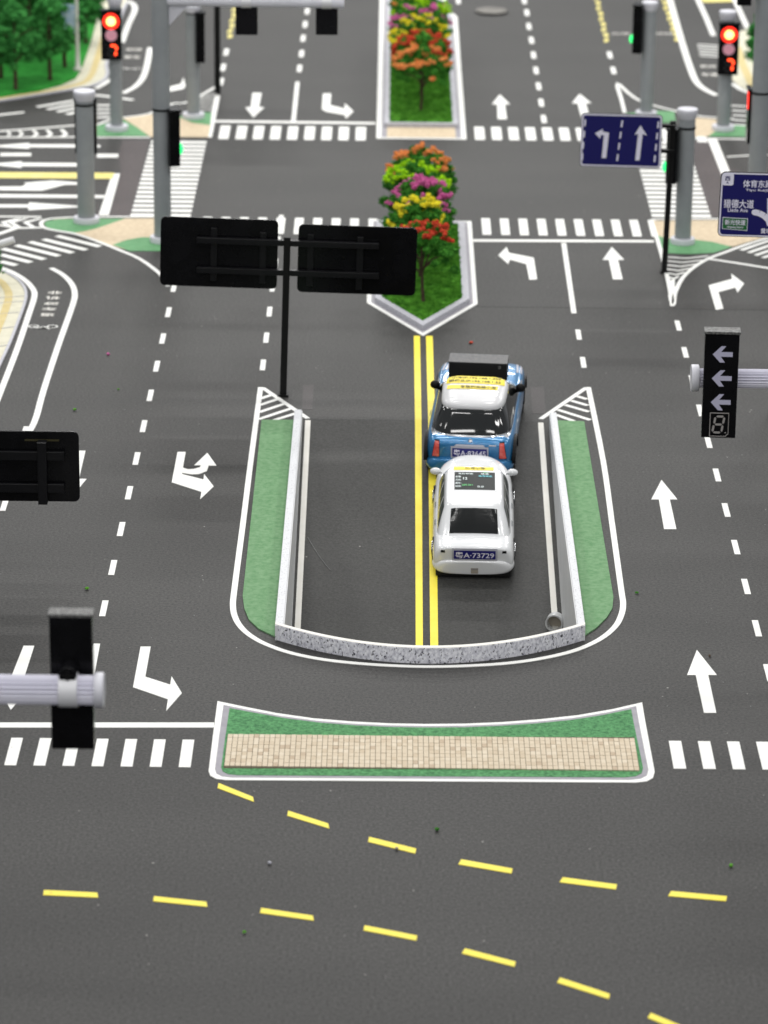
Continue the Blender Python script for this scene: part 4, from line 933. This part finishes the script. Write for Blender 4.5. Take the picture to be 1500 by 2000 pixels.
mb = MB().prism(rrect(-SW/2, SW/2, -SH/2, SH/2, .004), 0, .002); bd = MB().add([(v[0], v[2]-.0085, v[1]) for v in mb.v], [f[::-1] for f in mb.f]).build('board', 'blackmatt', t)
bd.location = lc; bd.rotation_euler = (0, math.radians(-.9), math.radians(-3))
def plate(nm, x0, x1, z0, z1, r, m, par, y): return sheet(nm, rrect(x0, x1, z0, z1, r), m, par, y)
plate('border', -SW/2+.0006, SW/2-.0006, -SH/2+.0006, SH/2-.0006, .0036, 'signwhite', bd, -.0087)
plate('blue_field', -SW/2+.0024, SW/2-.0024, -SH/2+.0024, SH/2-.0024, .0026, 'signblue', bd, -.0089)
S = lambda x, z: (((x-410)/475-.5)*SW, (.5-(z-665)/318)*SH)
yy = -.0091
for x0, x1 in ((433, 424), (650, 632), (862, 850)):
    for zc in (722, 790, 857, 925): sheet('lane_tick', bar(S(x0-(x0-x1)*(zc-722)/200, zc-20), S(x0-(x0-x1)*(zc-680)/200, zc+20), .0019), 'signwhite', bd, yy)
MBa = [S(*p) for p in ((563, 930), (537, 930), (545, 795), (528, 792), (524, 815), (492, 783), (540, 755), (535, 770), (575, 778), (573, 800))]
sheet('left_arrow', MBa, 'signwhite', bd, yy)
sheet('straight_arrow', [S(*p) for p in ((760, 938), (734, 938), (745, 780), (724, 786), (757, 728), (797, 788), (772, 780))], 'signwhite', bd, yy)
for zc in (.018, -.012): MB().box(SW/2-.008, -lc.x+.003, -.0066, -.0030, zc-.002, zc+.002).build('bracket', 'blackmatt', bd)
tag(t, 'blue lane sign with left and straight white arrows on a thin black post', 'road sign')
# direction sign with place names
Yq = 3.55; p0 = onY(1408, 336, Yq); p1 = onY(1405, 462, Yq); SH = p0.z-p1.z; SW = SH*1.52; sc_ = SH/930.0
xpost = p0.x+SW*.62
t = empty('sign_post', (xpost, Yq, 0.0003)); MB().box(-.0032, .0032, .001, .0075, 0, p0.z+.004).build('post', 'blackmatt', t, bevel=.0005)
mb = MB().prism(rrect(-SW/2, SW/2, -SH/2, SH/2, .005), 0, .002); bd = MB().add([(v[0], v[2]-.003, v[1]) for v in mb.v], [f[::-1] for f in mb.f]).build('board', 'blackmatt', t)
bd.location = (p0.x-xpost+SW/2-.0005, 0, (p0.z+p1.z)/2); bd.rotation_euler = (0, math.radians(1.0), 0)
plate('border', -SW/2+.0007, SW/2-.0007, -SH/2+.0007, SH/2-.0007, .0045, 'signwhite', bd, -.0032)
plate('blue_field', -SW/2+.0022, SW/2-.0022, -SH/2+.0022, SH/2-.0022, .0036, 'signblue', bd, -.0034)
# zoomed photo units -> sign units (left edge leans 55 units over 930)
def S(x, z): return ((x-(300-(z-940)*.060))*sc_-SW/2, SH/2-(z-940)*sc_)
yy = -.0036
def words(txt, x0, x1, z0, z1, m='signwhite', y=None, par=None):
    a, b = S(x0, z1), S(x1, z0); v, f = text_geo(txt, b[0]-a[0], b[1]-a[1]); cx, cz = (a[0]+b[0])/2, (a[1]+b[1])/2
    MB().add([(cx+p[0], (y or yy)-.0001, cz+p[1]) for p in v], f).build('lettering', m, par or bd)
plate('compass_field', S(312, 1130)[0], S(468, 1130)[0], S(400, 1132)[1], S(400, 962)[1], .002, 'signwhite', bd, yy)
words('西', 350, 428, 1000, 1065, 'signblue', -.0038); sheet('compass_arrow', [S(385, 1072), S(405, 1108), S(385, 1098), S(368, 1108)], 'signblue', bd, -.0038)
words('体育东路', 600, 1020, 1045, 1155); words('Tiyu Rd(E)', 638, 990, 1172, 1216)
words('猎德大道', 328, 760, 1330, 1455); words('Liede Ave', 388, 672, 1455, 1512)
sheet('green_edge', [S(318, 1590), S(672, 1600), S(662, 1780), S(308, 1760)], 'signwhite', bd, yy); sheet('green_field', [S(325, 1599), S(664, 1608), S(655, 1770), S(316, 1752)], 'signgreen', bd, -.0038)
words('新光快速', 345, 640, 1620, 1700, y=-.0040); words('Xinguang Expwy', 372, 608, 1712, 1750, y=-.0040)
words('黄埔大道', 850, 1150, 1735, 1815)
cv = [S(765, 1508), S(830, 1520), S(900, 1555), S(960, 1610), S(985, 1690)]
for a, b in zip(cv, cv[1:]): sheet('route_line', bar(a, b, .0062), 'signwhite', bd, yy-.00002*cv.index(a))
sheet('route_line', rrect(cv[0][0]-.003, cv[0][0]+.003, cv[0][1]-.003, cv[0][1]+.003, .0029), 'signwhite', bd, yy-.0001)
sheet('route_line', bar(S(985, 1690), S(985, 1300), .0062), 'signwhite', bd, yy-.0001)
tag(t, 'blue direction sign with white place names cut by the right edge', 'road sign')
# thin black post at the far left
g = G(425, 182); t = empty('sign_post', (g.x, g.y, 0.0003)); MB().box(-.0042, .0042, -.0035, .0035, 0, .19).build('post', 'blackmatt', t)
a, b = onY(442, 12, g.y), onY(568, 12, g.y); MB().box(a.x-g.x, b.x-g.x, -.003, -.001, a.z, a.z+.055).build('board', 'blackmatt', t)
MB().box(-.004, b.x-g.x, -.001, .002, a.z+.012, a.z+.018).build('rail', 'blackmatt', t); MB().box(-.004, b.x-g.x, -.001, .002, a.z+.037, a.z+.043).build('rail', 'blackmatt', t)
tag(t, 'thin black sign post standing at the far left crossing, cut by the top edge', 'road sign')
# round cover on the far road
g = G(960, 24); t = empty('round_cover', (g.x, g.y, 0.0003))
MB().lathe([(.0250, 0), (.0256, .001), (.0256, .0028), (.0245, .0034), (.0005, .0036)], 32).build('disc', mat('disc_grey', (.10, .095, .085), .6, .4, (.2, .19, .17), 120), t, smooth=True)
MB().lathe([(.0257, .0004), (.0262, .0004), (.0262, .0024), (.0257, .0024)], 32).build('rim', 'blackmatt', t)
tag(t, 'small round grey disc lying on the far road at the top edge', 'disc')

# ------------------------------------------------------------------ cars
def loft(stations, name, m, parent, sub=2):
    mb = MB(); n = len(stations[0][1])
    for y, prof in stations:
        for x, z in prof: mb.v.append((x, y, z))
        for x, z in prof[-2:0:-1]: mb.v.append((-x, y, z))
    k = 2*n-2; ns = len(stations)
    for i in range(ns-1):
        for j in range(k): mb.f.append((i*k+j, i*k+(j+1) % k, (i+1)*k+(j+1) % k, (i+1)*k+j))
    for s_, rev in ((0, False), (ns-1, True)):
        b = s_*k
        for j in range(1, n-1):
            a0, a1 = b+j, b+j+1; c0 = b+(k-j) % k; c1 = b+(k-j-1) % k
            f = (a0, c0, c1, a1) if j+1 < n-1 else (a0, c0, b+n-1)
            mb.f.append(f if not rev else f[::-1])
        f = (b, b+k-1, b+1); mb.f.append(f if not rev else f[::-1])
    o = mb.build(name, m, parent, smooth=True)
    bm = bmesh.new(); bm.from_mesh(o.data); bmesh.ops.recalc_face_normals(bm, faces=bm.faces); bm.to_mesh(o.data); bm.free()
    for e in o.data.edges: e.use_edge_sharp = False
    s = o.modifiers.new('subdivision', 'SUBSURF'); s.levels = sub; s.render_levels = sub
    return o
def bvh_of(objs):
    bpy.context.view_layer.update(); dg = bpy.context.evaluated_depsgraph_get(); V, F = [], []
    for o in objs:
        me = o.evaluated_get(dg).to_mesh(); k = len(V); mw = o.matrix_local
        V += [mw @ v.co for v in me.vertices]; F += [[i+k for i in p.vertices] for p in me.polygons]; o.evaluated_get(dg).to_mesh_clear()
    return BVHTree.FromPolygons(V, F)
class Proj:
    """throws flat prints onto a body: 2d point -> surface point"""
    def __init__(s, bvh, o, u, v, d): s.b = bvh; s.o = Vector(o); s.u = Vector(u); s.v = Vector(v); s.d = Vector(d).normalized()
    def pt(s, x, y, off):
        h = s.b.ray_cast(s.o+s.u*x+s.v*y, s.d)
        if h[0] is None: return None
        return h[0]-s.d*off
    def grid(s, name, quad, m, parent, off, nx=10, ny=8, thick=0):
        """quad: four 2d corners (bl, br, tr, tl)"""
        bl, br_, tr, tl = [Vector(q) for q in quad]; mb = MB(); P = []
        for j in range(ny+1):
            for i in range(nx+1):
                a = bl.lerp(br_, i/nx); b = tl.lerp(tr, i/nx); q = a.lerp(b, j/ny); p = s.pt(q.x, q.y, off); P.append(p)
        last = next((p for p in P if p), Vector((0, 0, 0)))
        for k, p in enumerate(P):
            if p is None: P[k] = last
            else: last = p
        fs = [(j*(nx+1)+i, j*(nx+1)+i+1, (j+1)*(nx+1)+i+1, (j+1)*(nx+1)+i) for j in range(ny) for i in range(nx)]
        return mb.add(P, fs).build(name, m, parent, smooth=True)
    def text(s, txt, cx, cy, wd, ht, m, parent, off, name='lettering', rot=0):
        v, f = text_geo(txt, wd, ht); P = []; last = None; cr, sr = math.cos(rot), math.sin(rot)
        for p in v:
            q = s.pt(cx+p[0]*cr-p[1]*sr, cy+p[0]*sr+p[1]*cr, off); P.append(q if q else (P[-1] if P else Vector((0, 0, 0))))
        return MB().add(P, f).build(name, m, parent)
def wheel(parent, x, y, r, wd, side):
    w_ = MB().cyl((x-side*wd, y, r), (x, y, r), r, n=32).build('wheel', 'rubber', parent, smooth=True, bevel=.0012)
    rm = MB(); rm.cyl((x-side*.001, y, r), (x+side*.0006, y, r), r*.66, n=28); rm.build('rim', 'chrome', w_, smooth=True)
    hb = MB(); hb.cyl((x, y, r), (x+side*.0010, y, r), r*.46, n=20); hb.build('hub', 'blackmatt', w_, smooth=True)
    sp = MB()
    for k in range(6):
        a = k*PI/3; c, s = math.cos(a), math.sin(a); n = Vector((0, -s, c))*r*.06
        A, B = Vector((x+side*.0013, y, r)), Vector((x+side*.0013, y+c*r*.6, r+s*r*.6)); sp.add([A+n, B+n, B-n, A-n], [(0, 1, 2, 3)])
    sp.build('spokes', 'chrome', w_)
def frustum(zb, zt, yb0, yb1, wb0, wb1, yt0, yt1, wt0, wt1, name, m, parent, ex=.3, bulge=.002, crown=.0012):
    """smooth cabin: stacked rounded outlines from the belt (b) to the roof (t)"""
    N_ = 64; vs = []; lv = [i/10 for i in range(11)]
    def ring(t, k=1.0, dz=0.0):
        o = bulge*math.sin(math.pi*t)
        y0, y1, w0, w1 = yb0+(yt0-yb0)*t-o, yb1+(yt1-yb1)*t+o, wb0+(wt0-wb0)*t+o, wb1+(wt1-wb1)*t+o
        yc, hy_ = (y0+y1)/2, (y1-y0)/2; out = []
        for i in range(N_):
            a = 2*math.pi*i/N_; c, s_ = math.cos(a), math.sin(a)
            X = math.copysign(abs(c)**ex, c); Yv = math.copysign(abs(s_)**ex, s_)
            # gentle bow of the rear and front faces
            bow = .0035*(1-X*X)*(1 if abs(Yv) > .98 else 0)*math.copysign(1, Yv)
            wd = w0+(w1-w0)*(Yv+1)/2; out.append((X*wd*k, yc+(Yv*hy_+bow)*k, zb+(zt-zb)*t+dz))
        return out
    for t in lv: vs += ring(t)
    for k, dz in ((.96, crown*.5), (.85, crown), (.6, crown*1.5), (.02, crown*1.8)): vs += ring(1.0, k, dz)
    L_ = len(vs)//N_
    fs = [(j*N_+i, j*N_+(i+1) % N_, (j+1)*N_+(i+1) % N_, (j+1)*N_+i) for j in range(L_-1) for i in range(N_)]+[tuple(range((L_-1)*N_, L_*N_)), tuple(range(N_))[::-1]]
    o = MB().add(vs, fs).build(name, m, parent, smooth=True)
    return o
mmv = 0.001
def prof(w_, zb, zm, zs, zt, cr=1.2, sh=.93, dk=.72):
    return [(0, zb*mmv), (w_*.82*mmv, zb*mmv), (w_*.97*mmv, (zb+3)*mmv), (w_*mmv, zm*mmv), (w_*sh*mmv, zs*mmv), (w_*dk*mmv, zt*mmv), (0, (zt+cr)*mmv)]

# ---- white car
WC = empty('toy_car')
body = loft([(-.0006, prof(31, 9, 15, 28, 31.5, .3)), (.0, prof(35, 8.5, 16, 30, 33, .4)), (.003, prof(37.6, 8, 16, 31.5, 34.0, .6)), (.012, prof(38.6, 7, 17, 31.5, 34.6)), (.024, prof(39, 6.5, 18, 30.5, 33.5)), (.040, prof(39, 6.5, 18, 28.5, 31)), (.085, prof(39, 6.5, 18, 28, 30.5)),
             (.120, prof(38.8, 6.5, 18, 28.5, 31)), (.138, prof(38, 6.5, 18, 30.5, 35.5)), (.156, prof(37, 7, 17, 30.5, 35.5)), (.168, prof(31, 8, 16, 30, 35)), (.1775, prof(21, 9, 15, 29, 34)), (.1795, prof(17, 12, 16, 25, 31))], 'body', 'whitepaint', WC)
cabin = frustum(.027, .0525, .0130, .150, .0352, .0340, .0480, .120, .0262, .0258, 'cabin', 'whitepaint', WC, .26, .0008, .0008)
bump = loft([(-.0034, prof(27, 5.5, 10, 15, 18.5, 0)), (-.0024, prof(35.5, 4.5, 11, 17, 20, 0)), (.006, prof(39.4, 4, 11, 18.5, 20.3, 0)), (.020, prof(39.8, 4, 11, 18, 20, 0))], 'bumper', 'whitepaint', WC)
MB().box(-.035, .035, -.0012, .155, .0015, .0085).build('chassis', 'rubber', WC, bevel=.001)  # black underside, drawn back and low to stand in for shadow under the bumper
for y in (.030, .128):
    for s in (-1, 1): wheel(WC, s*.0385, y, .0125, .011, s)
bv = bvh_of([body, cabin, bump])
tv = Vector((0, .0155*1.0, .0)); rear_n = Vector((0, -.6, .8))
pr = Proj(bv, (0, -.1, 0), (1, 0, 0), (0, 0, 1), (0, 1, 0))
# rear window: cast from behind and above
un = Vector((0, .035, .0255)).normalized(); pw_ = Proj(bv, Vector((0, .0340, .0430))+Vector((0, -un.z, un.y))*.06, (1, 0, 0), un, Vector((0, un.z, -un.y)))
pw_.grid('rear_window', [(-.0228, -.0140), (.0228, -.0140), (.0215, .0125), (-.0215, .0125)], 'darkglass', WC, .0004, 12, 10)
# side windows with pale pillars
for s in (-1, 1):
    ps = Proj(bv, (s*.1, 0, 0), (0, 1, 0), (0, 0, 1), (-s, 0, 0))
    ps.grid('side_window', [(.036, .0335), (.138, .0335), (.116, .0478), (.052, .0478)], 'sideglass', WC, .0003, 16, 6)
    for y in (.060, .088): ps.grid('window_pillar', [(y, .0333), (y+.0034, .0333), (y+.0124, .0480), (y+.0090, .0480)], 'whitepaint', WC, .0006, 2, 6)
    mr = MB(); clump(mr, (0, 0, 0), 1, random.Random(5), 2)
    mq = MB(); v, f = ICO2; mq.add([(s*(.0368)+p.x*.0055, .134+p.y*.0033, .0395+p.z*.0038) for p in v], f); mq.cyl((s*.031, .136, .037), (s*.037, .134, .039), .0014, n=8); mq.build('mirror', 'whitepaint', WC, smooth=True)
    pr.grid('rear_port', [(s*.0285-.0022, .0275), (s*.0285+.0022, .0275), (s*.0285+.0018, .0300), (s*.0285-.0018, .0300)], 'blackmatt', WC, .0003, 4, 4)
    ps.grid('door_handle', [(.052, .0262), (.062, .0262), (.062, .0278), (.052, .0278)], 'chrome', WC, .0010, 3, 2)
    ps.grid('door_handle', [(.086, .0258), (.096, .0258), (.096, .0274), (.086, .0274)], 'chrome', WC, .0010, 3, 2)
def numberplate(P_, cx, cz, wd, ht, txt, par, off):
    pl_ = P_.grid('number_plate', [(cx-wd/2, cz-ht/2), (cx+wd/2, cz-ht/2), (cx+wd/2, cz+ht/2), (cx-wd/2, cz+ht/2)], 'platewhite', par, off, 8, 4)
    P_.grid('plate_field', [(cx-wd*.46, cz-ht*.36), (cx+wd*.46, cz-ht*.36), (cx+wd*.46, cz+ht*.36), (cx-wd*.46, cz+ht*.36)], 'plateblue', pl_, off+.0004, 8, 4)
    P_.text(txt, cx, cz, wd*.86, ht*.56, 'signwhite', pl_, off+.0008)
numberplate(pr, .001, .0263, .0420, .0128, '粤A·73729', WC, .0012)
pr.grid('label', [(-.0022, .0065), (.0045, .0065), (.0045, .0125), (-.0022, .0125)], 'beige', WC, .0004, 3, 3)
pr.grid('label_print', [(-.0018, .0105), (.0041, .0105), (.0041, .0122), (-.0018, .0122)], 'seggrey', WC, .0007, 3, 2)
pt = Proj(bv, (0, 0, .2), (1, 0, 0), (0, 1, 0), (0, 0, -1))
pt.grid('roof_sticker', [(-.0195, .1125), (.0185, .1125), (.0185, .1195), (-.0195, .1195)], 'stickeryellow', WC, .0003, 8, 4)
pt.text('01号小车', .001, .1162, .019, .0048, 'blackmatt', WC, .0006)
scr = MB().frame([(.0215, .072), (.0215, .1105), (-.0205, .1105), (-.0205, .072)], .0022, 'y', .0, .0012)
MB().add([(v[0], v[2], .0525+v[1]) for v in scr.v], [f[::-1] for f in scr.f]).build('screen_frame', 'whitepaint', WC, bevel=.0003)
sc_o = pt.grid('screen', [(-.0187, .0740), (.0197, .0740), (.0197, .1085), (-.0187, .1085)], 'screen', WC, .0003, 4, 4)
pt.text('车辆状态', -.008, .1045, .014, .0032, 'scr_white', sc_o, .0006, 'screen_text'); pt.text('信息', .010, .1045, .008, .0030, 'scr_white', sc_o, .0006, 'screen_text')
pt.text('V2X', .0105, .1070, .005, .0018, 'scr_green', sc_o, .0006, 'screen_text'); pt.text('信号状态', .0105, .1000, .013, .0032, 'scr_cyan', sc_o, .0006, 'screen_text')
for i, tx in enumerate(('车速:', '方向:', '距离:', '时间:')): pt.text(tx, -.0150, .0985-.0062*i, .0055, .0036, 'scr_white', sc_o, .0006, 'screen_text')
pt.text('12', -.0085, .0950, .004, .0045, 'scr_white', sc_o, .0006, 'screen_text'); pt.text('GPS 23.1', -.0065, .0825, .010, .0032, 'scr_green', sc_o, .0006, 'screen_text'); pt.text('0.0', .006, .0795, .006, .0034, 'scr_white', sc_o, .0006, 'screen_text')
MB().box(.0006, .0010, .0755, .105, .0530, .0532).build('screen_rule', 'scr_white', sc_o)
tag(WC, 'white toy car with yellow sticker and roof screen, rear of the two', 'toy car')
Y0 = 3.222; WC.location = (0.0845, Y0, rz(Y0)+.0003); WC.scale = (1.03, 1, 1); WC.rotation_euler = (math.atan(RS), 0, math.radians(-1.0))

# ---- blue car with white roof
BC = empty('toy_car')
body = loft([(0.0, prof(37, 16, 24, 33, 37, 1.0, .96, .88)), (.002, prof(43, 12, 25, 37, 41, 1.0, .96, .88)), (.009, prof(47, 9, 27, 40, 44.5, 1.0, .96, .88)), (.030, prof(49.5, 8, 28, 40.5, 44.5, 1.0, .96, .88)), (.090, prof(49, 8, 28, 40, 44, 1.0, .96, .88)),
             (.130, prof(49.3, 8, 28, 41, 45, 1.0, .96, .88)), (.158, prof(49.8, 8, 29, 43.5, 47, 1.0, .96, .88)), (.178, prof(49, 8, 28, 42, 45.5, 1.0, .96, .88)), (.190, prof(45, 10, 26, 37, 42, 1.0, .96, .88)), (.197, prof(37, 12, 24, 32, 37, 1.0, .96, .88))], 'body', 'bluepaint', BC)
cabin = frustum(.036, .0630, .0060, .156, .0450, .0458, .0325, .100, .0332, .0345, 'cabin_glass', 'glass', BC, .30, .0018, .0003)
bump = loft([(-.0045, prof(34, 9, 15, 20, 22, 0)), (-.003, prof(42, 7, 15, 22, 24, 0)), (.006, prof(48.5, 6.5, 15, 22, 24, 0)), (.018, prof(49.8, 6.5, 15, 21, 23, 0))], 'bumper', 'bluepaint', BC)
def rplate(x, y0, y1, wf, wr): return [(-wr, y0), (wr, y0), (wf, y1), (-wf, y1)]
rf = MB(); ro_ = []
for i in range(48):
    a = 2*PI*i/48; c, s = math.cos(a), math.sin(a); e = 0.42
    X = math.copysign(abs(c)**e, c); Yv = math.copysign(abs(s)**e, s); ro_.append((X*(.0350+.0018*Yv), .0660+Yv*.0345))
vs = []; lv = ((1.0, .0600), (1.015, .0630), (1.0, .0657), (.93, .0680), (.72, .0692), (.4, .0697), (.02, .0698))
for k, z in lv: vs += [(p[0]*k, .0660+(p[1]-.0660)*k, z) for p in ro_]
fs = [(j*48+i, j*48+(i+1) % 48, (j+1)*48+(i+1) % 48, (j+1)*48+i) for j in range(len(lv)-1) for i in range(48)]+[tuple(range((len(lv)-1)*48, len(lv)*48))]
roof = rf.add(vs, fs).build('roof', 'roofwhite', BC, smooth=True)
MB().box(-.042, .042, .004, .19, .005, .012).build('chassis', 'rubber', BC, bevel=.001)
for y in (.026, .164):
    for s in (-1, 1):
        wheel(BC, s*.0478, y, .0172, .013, s)
        ar = MB(); n = 18
        for i in range(n):
            a, b = PI*i/n, PI*(i+1)/n
            q = lambda r, k, x: (x, y+r*math.cos(k), .0172+r*math.sin(k))
            ar.add([q(.0184, a, s*.044), q(.0184, b, s*.044), q(.0184, b, s*.0497), q(.0184, a, s*.0497), q(.0210, a, s*.0497), q(.0210, b, s*.0497), q(.0210, b, s*.046), q(.0210, a, s*.046)], [(0, 1, 2, 3), (3, 2, 5, 4), (4, 5, 6, 7)])
        ar.build('wheel_arch', 'blackmatt', BC, smooth=True)
bv = bvh_of([body, cabin, bump, roof])
pr = Proj(bv, (0, -.1, 0), (1, 0, 0), (0, 0, 1), (0, 1, 0))
pt = Proj(bv, (0, 0, .2), (1, 0, 0), (0, 1, 0), (0, 0, -1))
for s in (-1, 1):
    pr.grid('tail_light_surround', [(s*.0362-.0043, .0240), (s*.0362+.0043, .0240), (s*.0348+.0027, .0412), (s*.0348-.0027, .0412)], 'blackmatt', BC, .0004, 5, 8)
    pr.grid('tail_light', [(s*.0362-.0037, .0247), (s*.0362+.0037, .0247), (s*.0348+.0022, .0405), (s*.0348-.0022, .0405)], 'taillight', BC, .0009, 5, 8)
    mq = MB(); v, f = ICO2; mq.add([(s*.0472+p.x*.0056, .112+p.y*.0042, .0505+p.z*.0048) for p in v], f); mq.cyl((s*.042, .114, .046), (s*.048, .112, .0485), .0022, n=8); mq.build('mirror', 'blackmatt', BC, smooth=True)
    ps = Proj(bv, (s*.2, 0, 0), (0, 1, 0), (0, 0, 1), (-s, 0, 0))
    ps.grid('belt_trim', [(.012, .0425), (.146, .0425), (.146, .0437), (.012, .0437)], 'chrome', BC, .0006, 30, 1)
    ps.grid('door_handle', [(.060, .0385), (.074, .0385), (.074, .0408), (.060, .0408)], 'bluepaint', BC, .0016, 4, 2)
    for k in (0, 1):
        pt.grid('bonnet_stripe', [(s*(.0395+k*.0042), .158), (s*(.0395+k*.0042)+.0022, .158), (s*(.0375+k*.0042)+.0022, .186), (s*(.0375+k*.0042), .186)], 'platewhite', BC, .0003, 2, 8)
pr.grid('belt_trim', [(-.0405, .0438), (.0405, .0438), (.0405, .0448), (-.0405, .0448)], 'chrome', BC, .0007, 24, 1)
pr.grid('boot_handle', [(-.0165, .0372), (.0175, .0372), (.0150, .0392), (-.0140, .0392)], 'platewhite', BC, .0016, 12, 3)
em = pr.pt(0.001, .0418, .0005)
o = MB().lathe([(.0022, 0), (.0022, .0006), (.0014, .0010)], 16).build('badge', 'chrome', BC, smooth=True); o.location = em; o.rotation_euler = (PI/2, 0, 0)
pr.grid('badge_text', [(.021, .0378), (.029, .0378), (.029, .0390), (.021, .0390)], 'chrome', BC, .0004, 3, 1)
numberplate(pr, .0005, .0304, .0405, .0130, '粤A·83645', BC, .0012)
pt.grid('roof_sticker', [(-.0362, .0770), (.0362, .0770), (.0352, .0975), (-.0348, .0975)], 'stickeryellow', BC, .0003, 16, 8)
pt.grid('roof_sticker', [(-.0300, .0640), (.0255, .0640), (.0255, .0725), (-.0300, .0725)], 'stickeryellow', BC, .0004, 12, 4)
pt.text('小车IP:192.168.1.202', .0, .0912, .054, .0062, 'blackmatt', BC, .0006); pt.text('摄像头IP:192.168.1.22', -.001, .0825, .057, .0064, 'blackmatt', BC, .0006)
pt.text('车联网实验小车', .004, .0682, .039, .0060, 'blackmatt', BC, .0007)
tag(BC, 'blue toy car with white roof and yellow stickers, front of the two', 'toy car')
yr = 3.402
pit_ = math.atan((rz(yr+.160)-rz(yr+.03))/.130)
BC.location = (0.0832, yr, rz(yr+.03)-.03*math.tan(pit_)+.0003); BC.scale = (.93, 1, 1); BC.rotation_euler = (pit_, 0, math.radians(-5.4))
# black box standing on the bonnet
BB = MB().box(-.0325, .0325, -.0105, .0105, 0, .0180).build('equipment_box', 'boxblack', None, bevel=.0008)
MB().box(-.0327, .0327, -.0107, .0107, .0180, .0186).build('box_lid', 'boxtop', BB, bevel=.0002); MB().box(.0225, .0255, -.0108, -.0104, .0125, .0155).build('button', 'blackgrain', BB)
tag(BB, 'black rectangular box standing on the bonnet of the blue car', 'box')
bpy.context.view_layer.update()
BB.matrix_world = BC.matrix_world @ Matrix.Translation((-0.0020, .1470, .0470))

# ------------------------------------------------------------------ litter and small marks on the road
cr_ = [((920, 671), 'f_red', .0024, 'tiny red foam crumb on the road behind the double yellow line'), ((211, 694), 'f_pink', .0018, 'tiny pink foam crumb on the left lanes'), ((146, 802), 'moss', .0018, 'tiny green foam crumb above the left black sign'),
       ((170, 1152), 'moss', .0018, 'tiny green foam crumb left of the dashed line'), ((853, 1623), 'leaf', .0018, 'tiny green crumb on the front road between yellow dashes'), ((477, 1823), 'moss', .0016, 'tiny olive crumb below the front yellow dashes'),
       ((1427, 1693), 'moss', .0018, 'tiny dark olive crumb near the right front edge'), ((526, 1688), 'platewhite', .0018, 'tiny white stone on the front road'), ((775, 1660), 'beige', .0017, 'tiny beige stone beside the middle yellow dash'),
       ((231, 762), 'moss', .0011, 'tiny green speck on the second left lane'), ((1244, 1160), 'leaf', .0016, 'tiny green crumb right of the underpass'), ((757, 4), 'leaf', .0030, 'tiny green tuft at the top edge left of the far bed'), ((1386, 1283), 'bark', .0013, 'tiny brown speck above the right straight arrow')]
for (u, v), m, r, lb in cr_:
    g = G(u, v); mb = MB(); rr = random.Random(u); clump(mb, (0, 0, r*.5), r, rr, 1); o = mb.build('crumb', m); o.location = (g.x, g.y, 0.0006 if v != 671 else .0002); tag(o, lb, 'crumb', 'crumbs scattered on the road')
mb = MB(); rr = random.Random(77)
for _ in range(420):
    x, y = rr.uniform(-.6, .6), rr.uniform(2.1, 5.2)
    if XLO-.004 < x < XRO+.004 and 2.8 < y < 3.53: continue
    s = rr.uniform(.00025, .0007); clump_v = [(x+s*rr.uniform(.5, 1), y, 0.0005), (x-s, y+s*.6, 0.0005), (x-s*.3, y-s, 0.0005), (x, y, 0.0005+s)]
    mb.add(clump_v, [(0, 1, 3), (1, 2, 3), (2, 0, 3)])
o = mb.build('road_dust', 'thread'); tag(o, 'pale dust grains scattered over the road', 'dust', kind='stuff')
P = [RP(*p) for p in ((601, 1050), (610, 1066), (622, 1085), (636, 1104), (645, 1114))]
MB().tube([(p.x, p.y, rz(p.y)+.0005) for p in P], .00022, 5).build('thread', 'thread'); tag(bpy.context.scene.objects['thread'], 'fine pale thread lying on the ramp left of the yellow lines', 'thread')
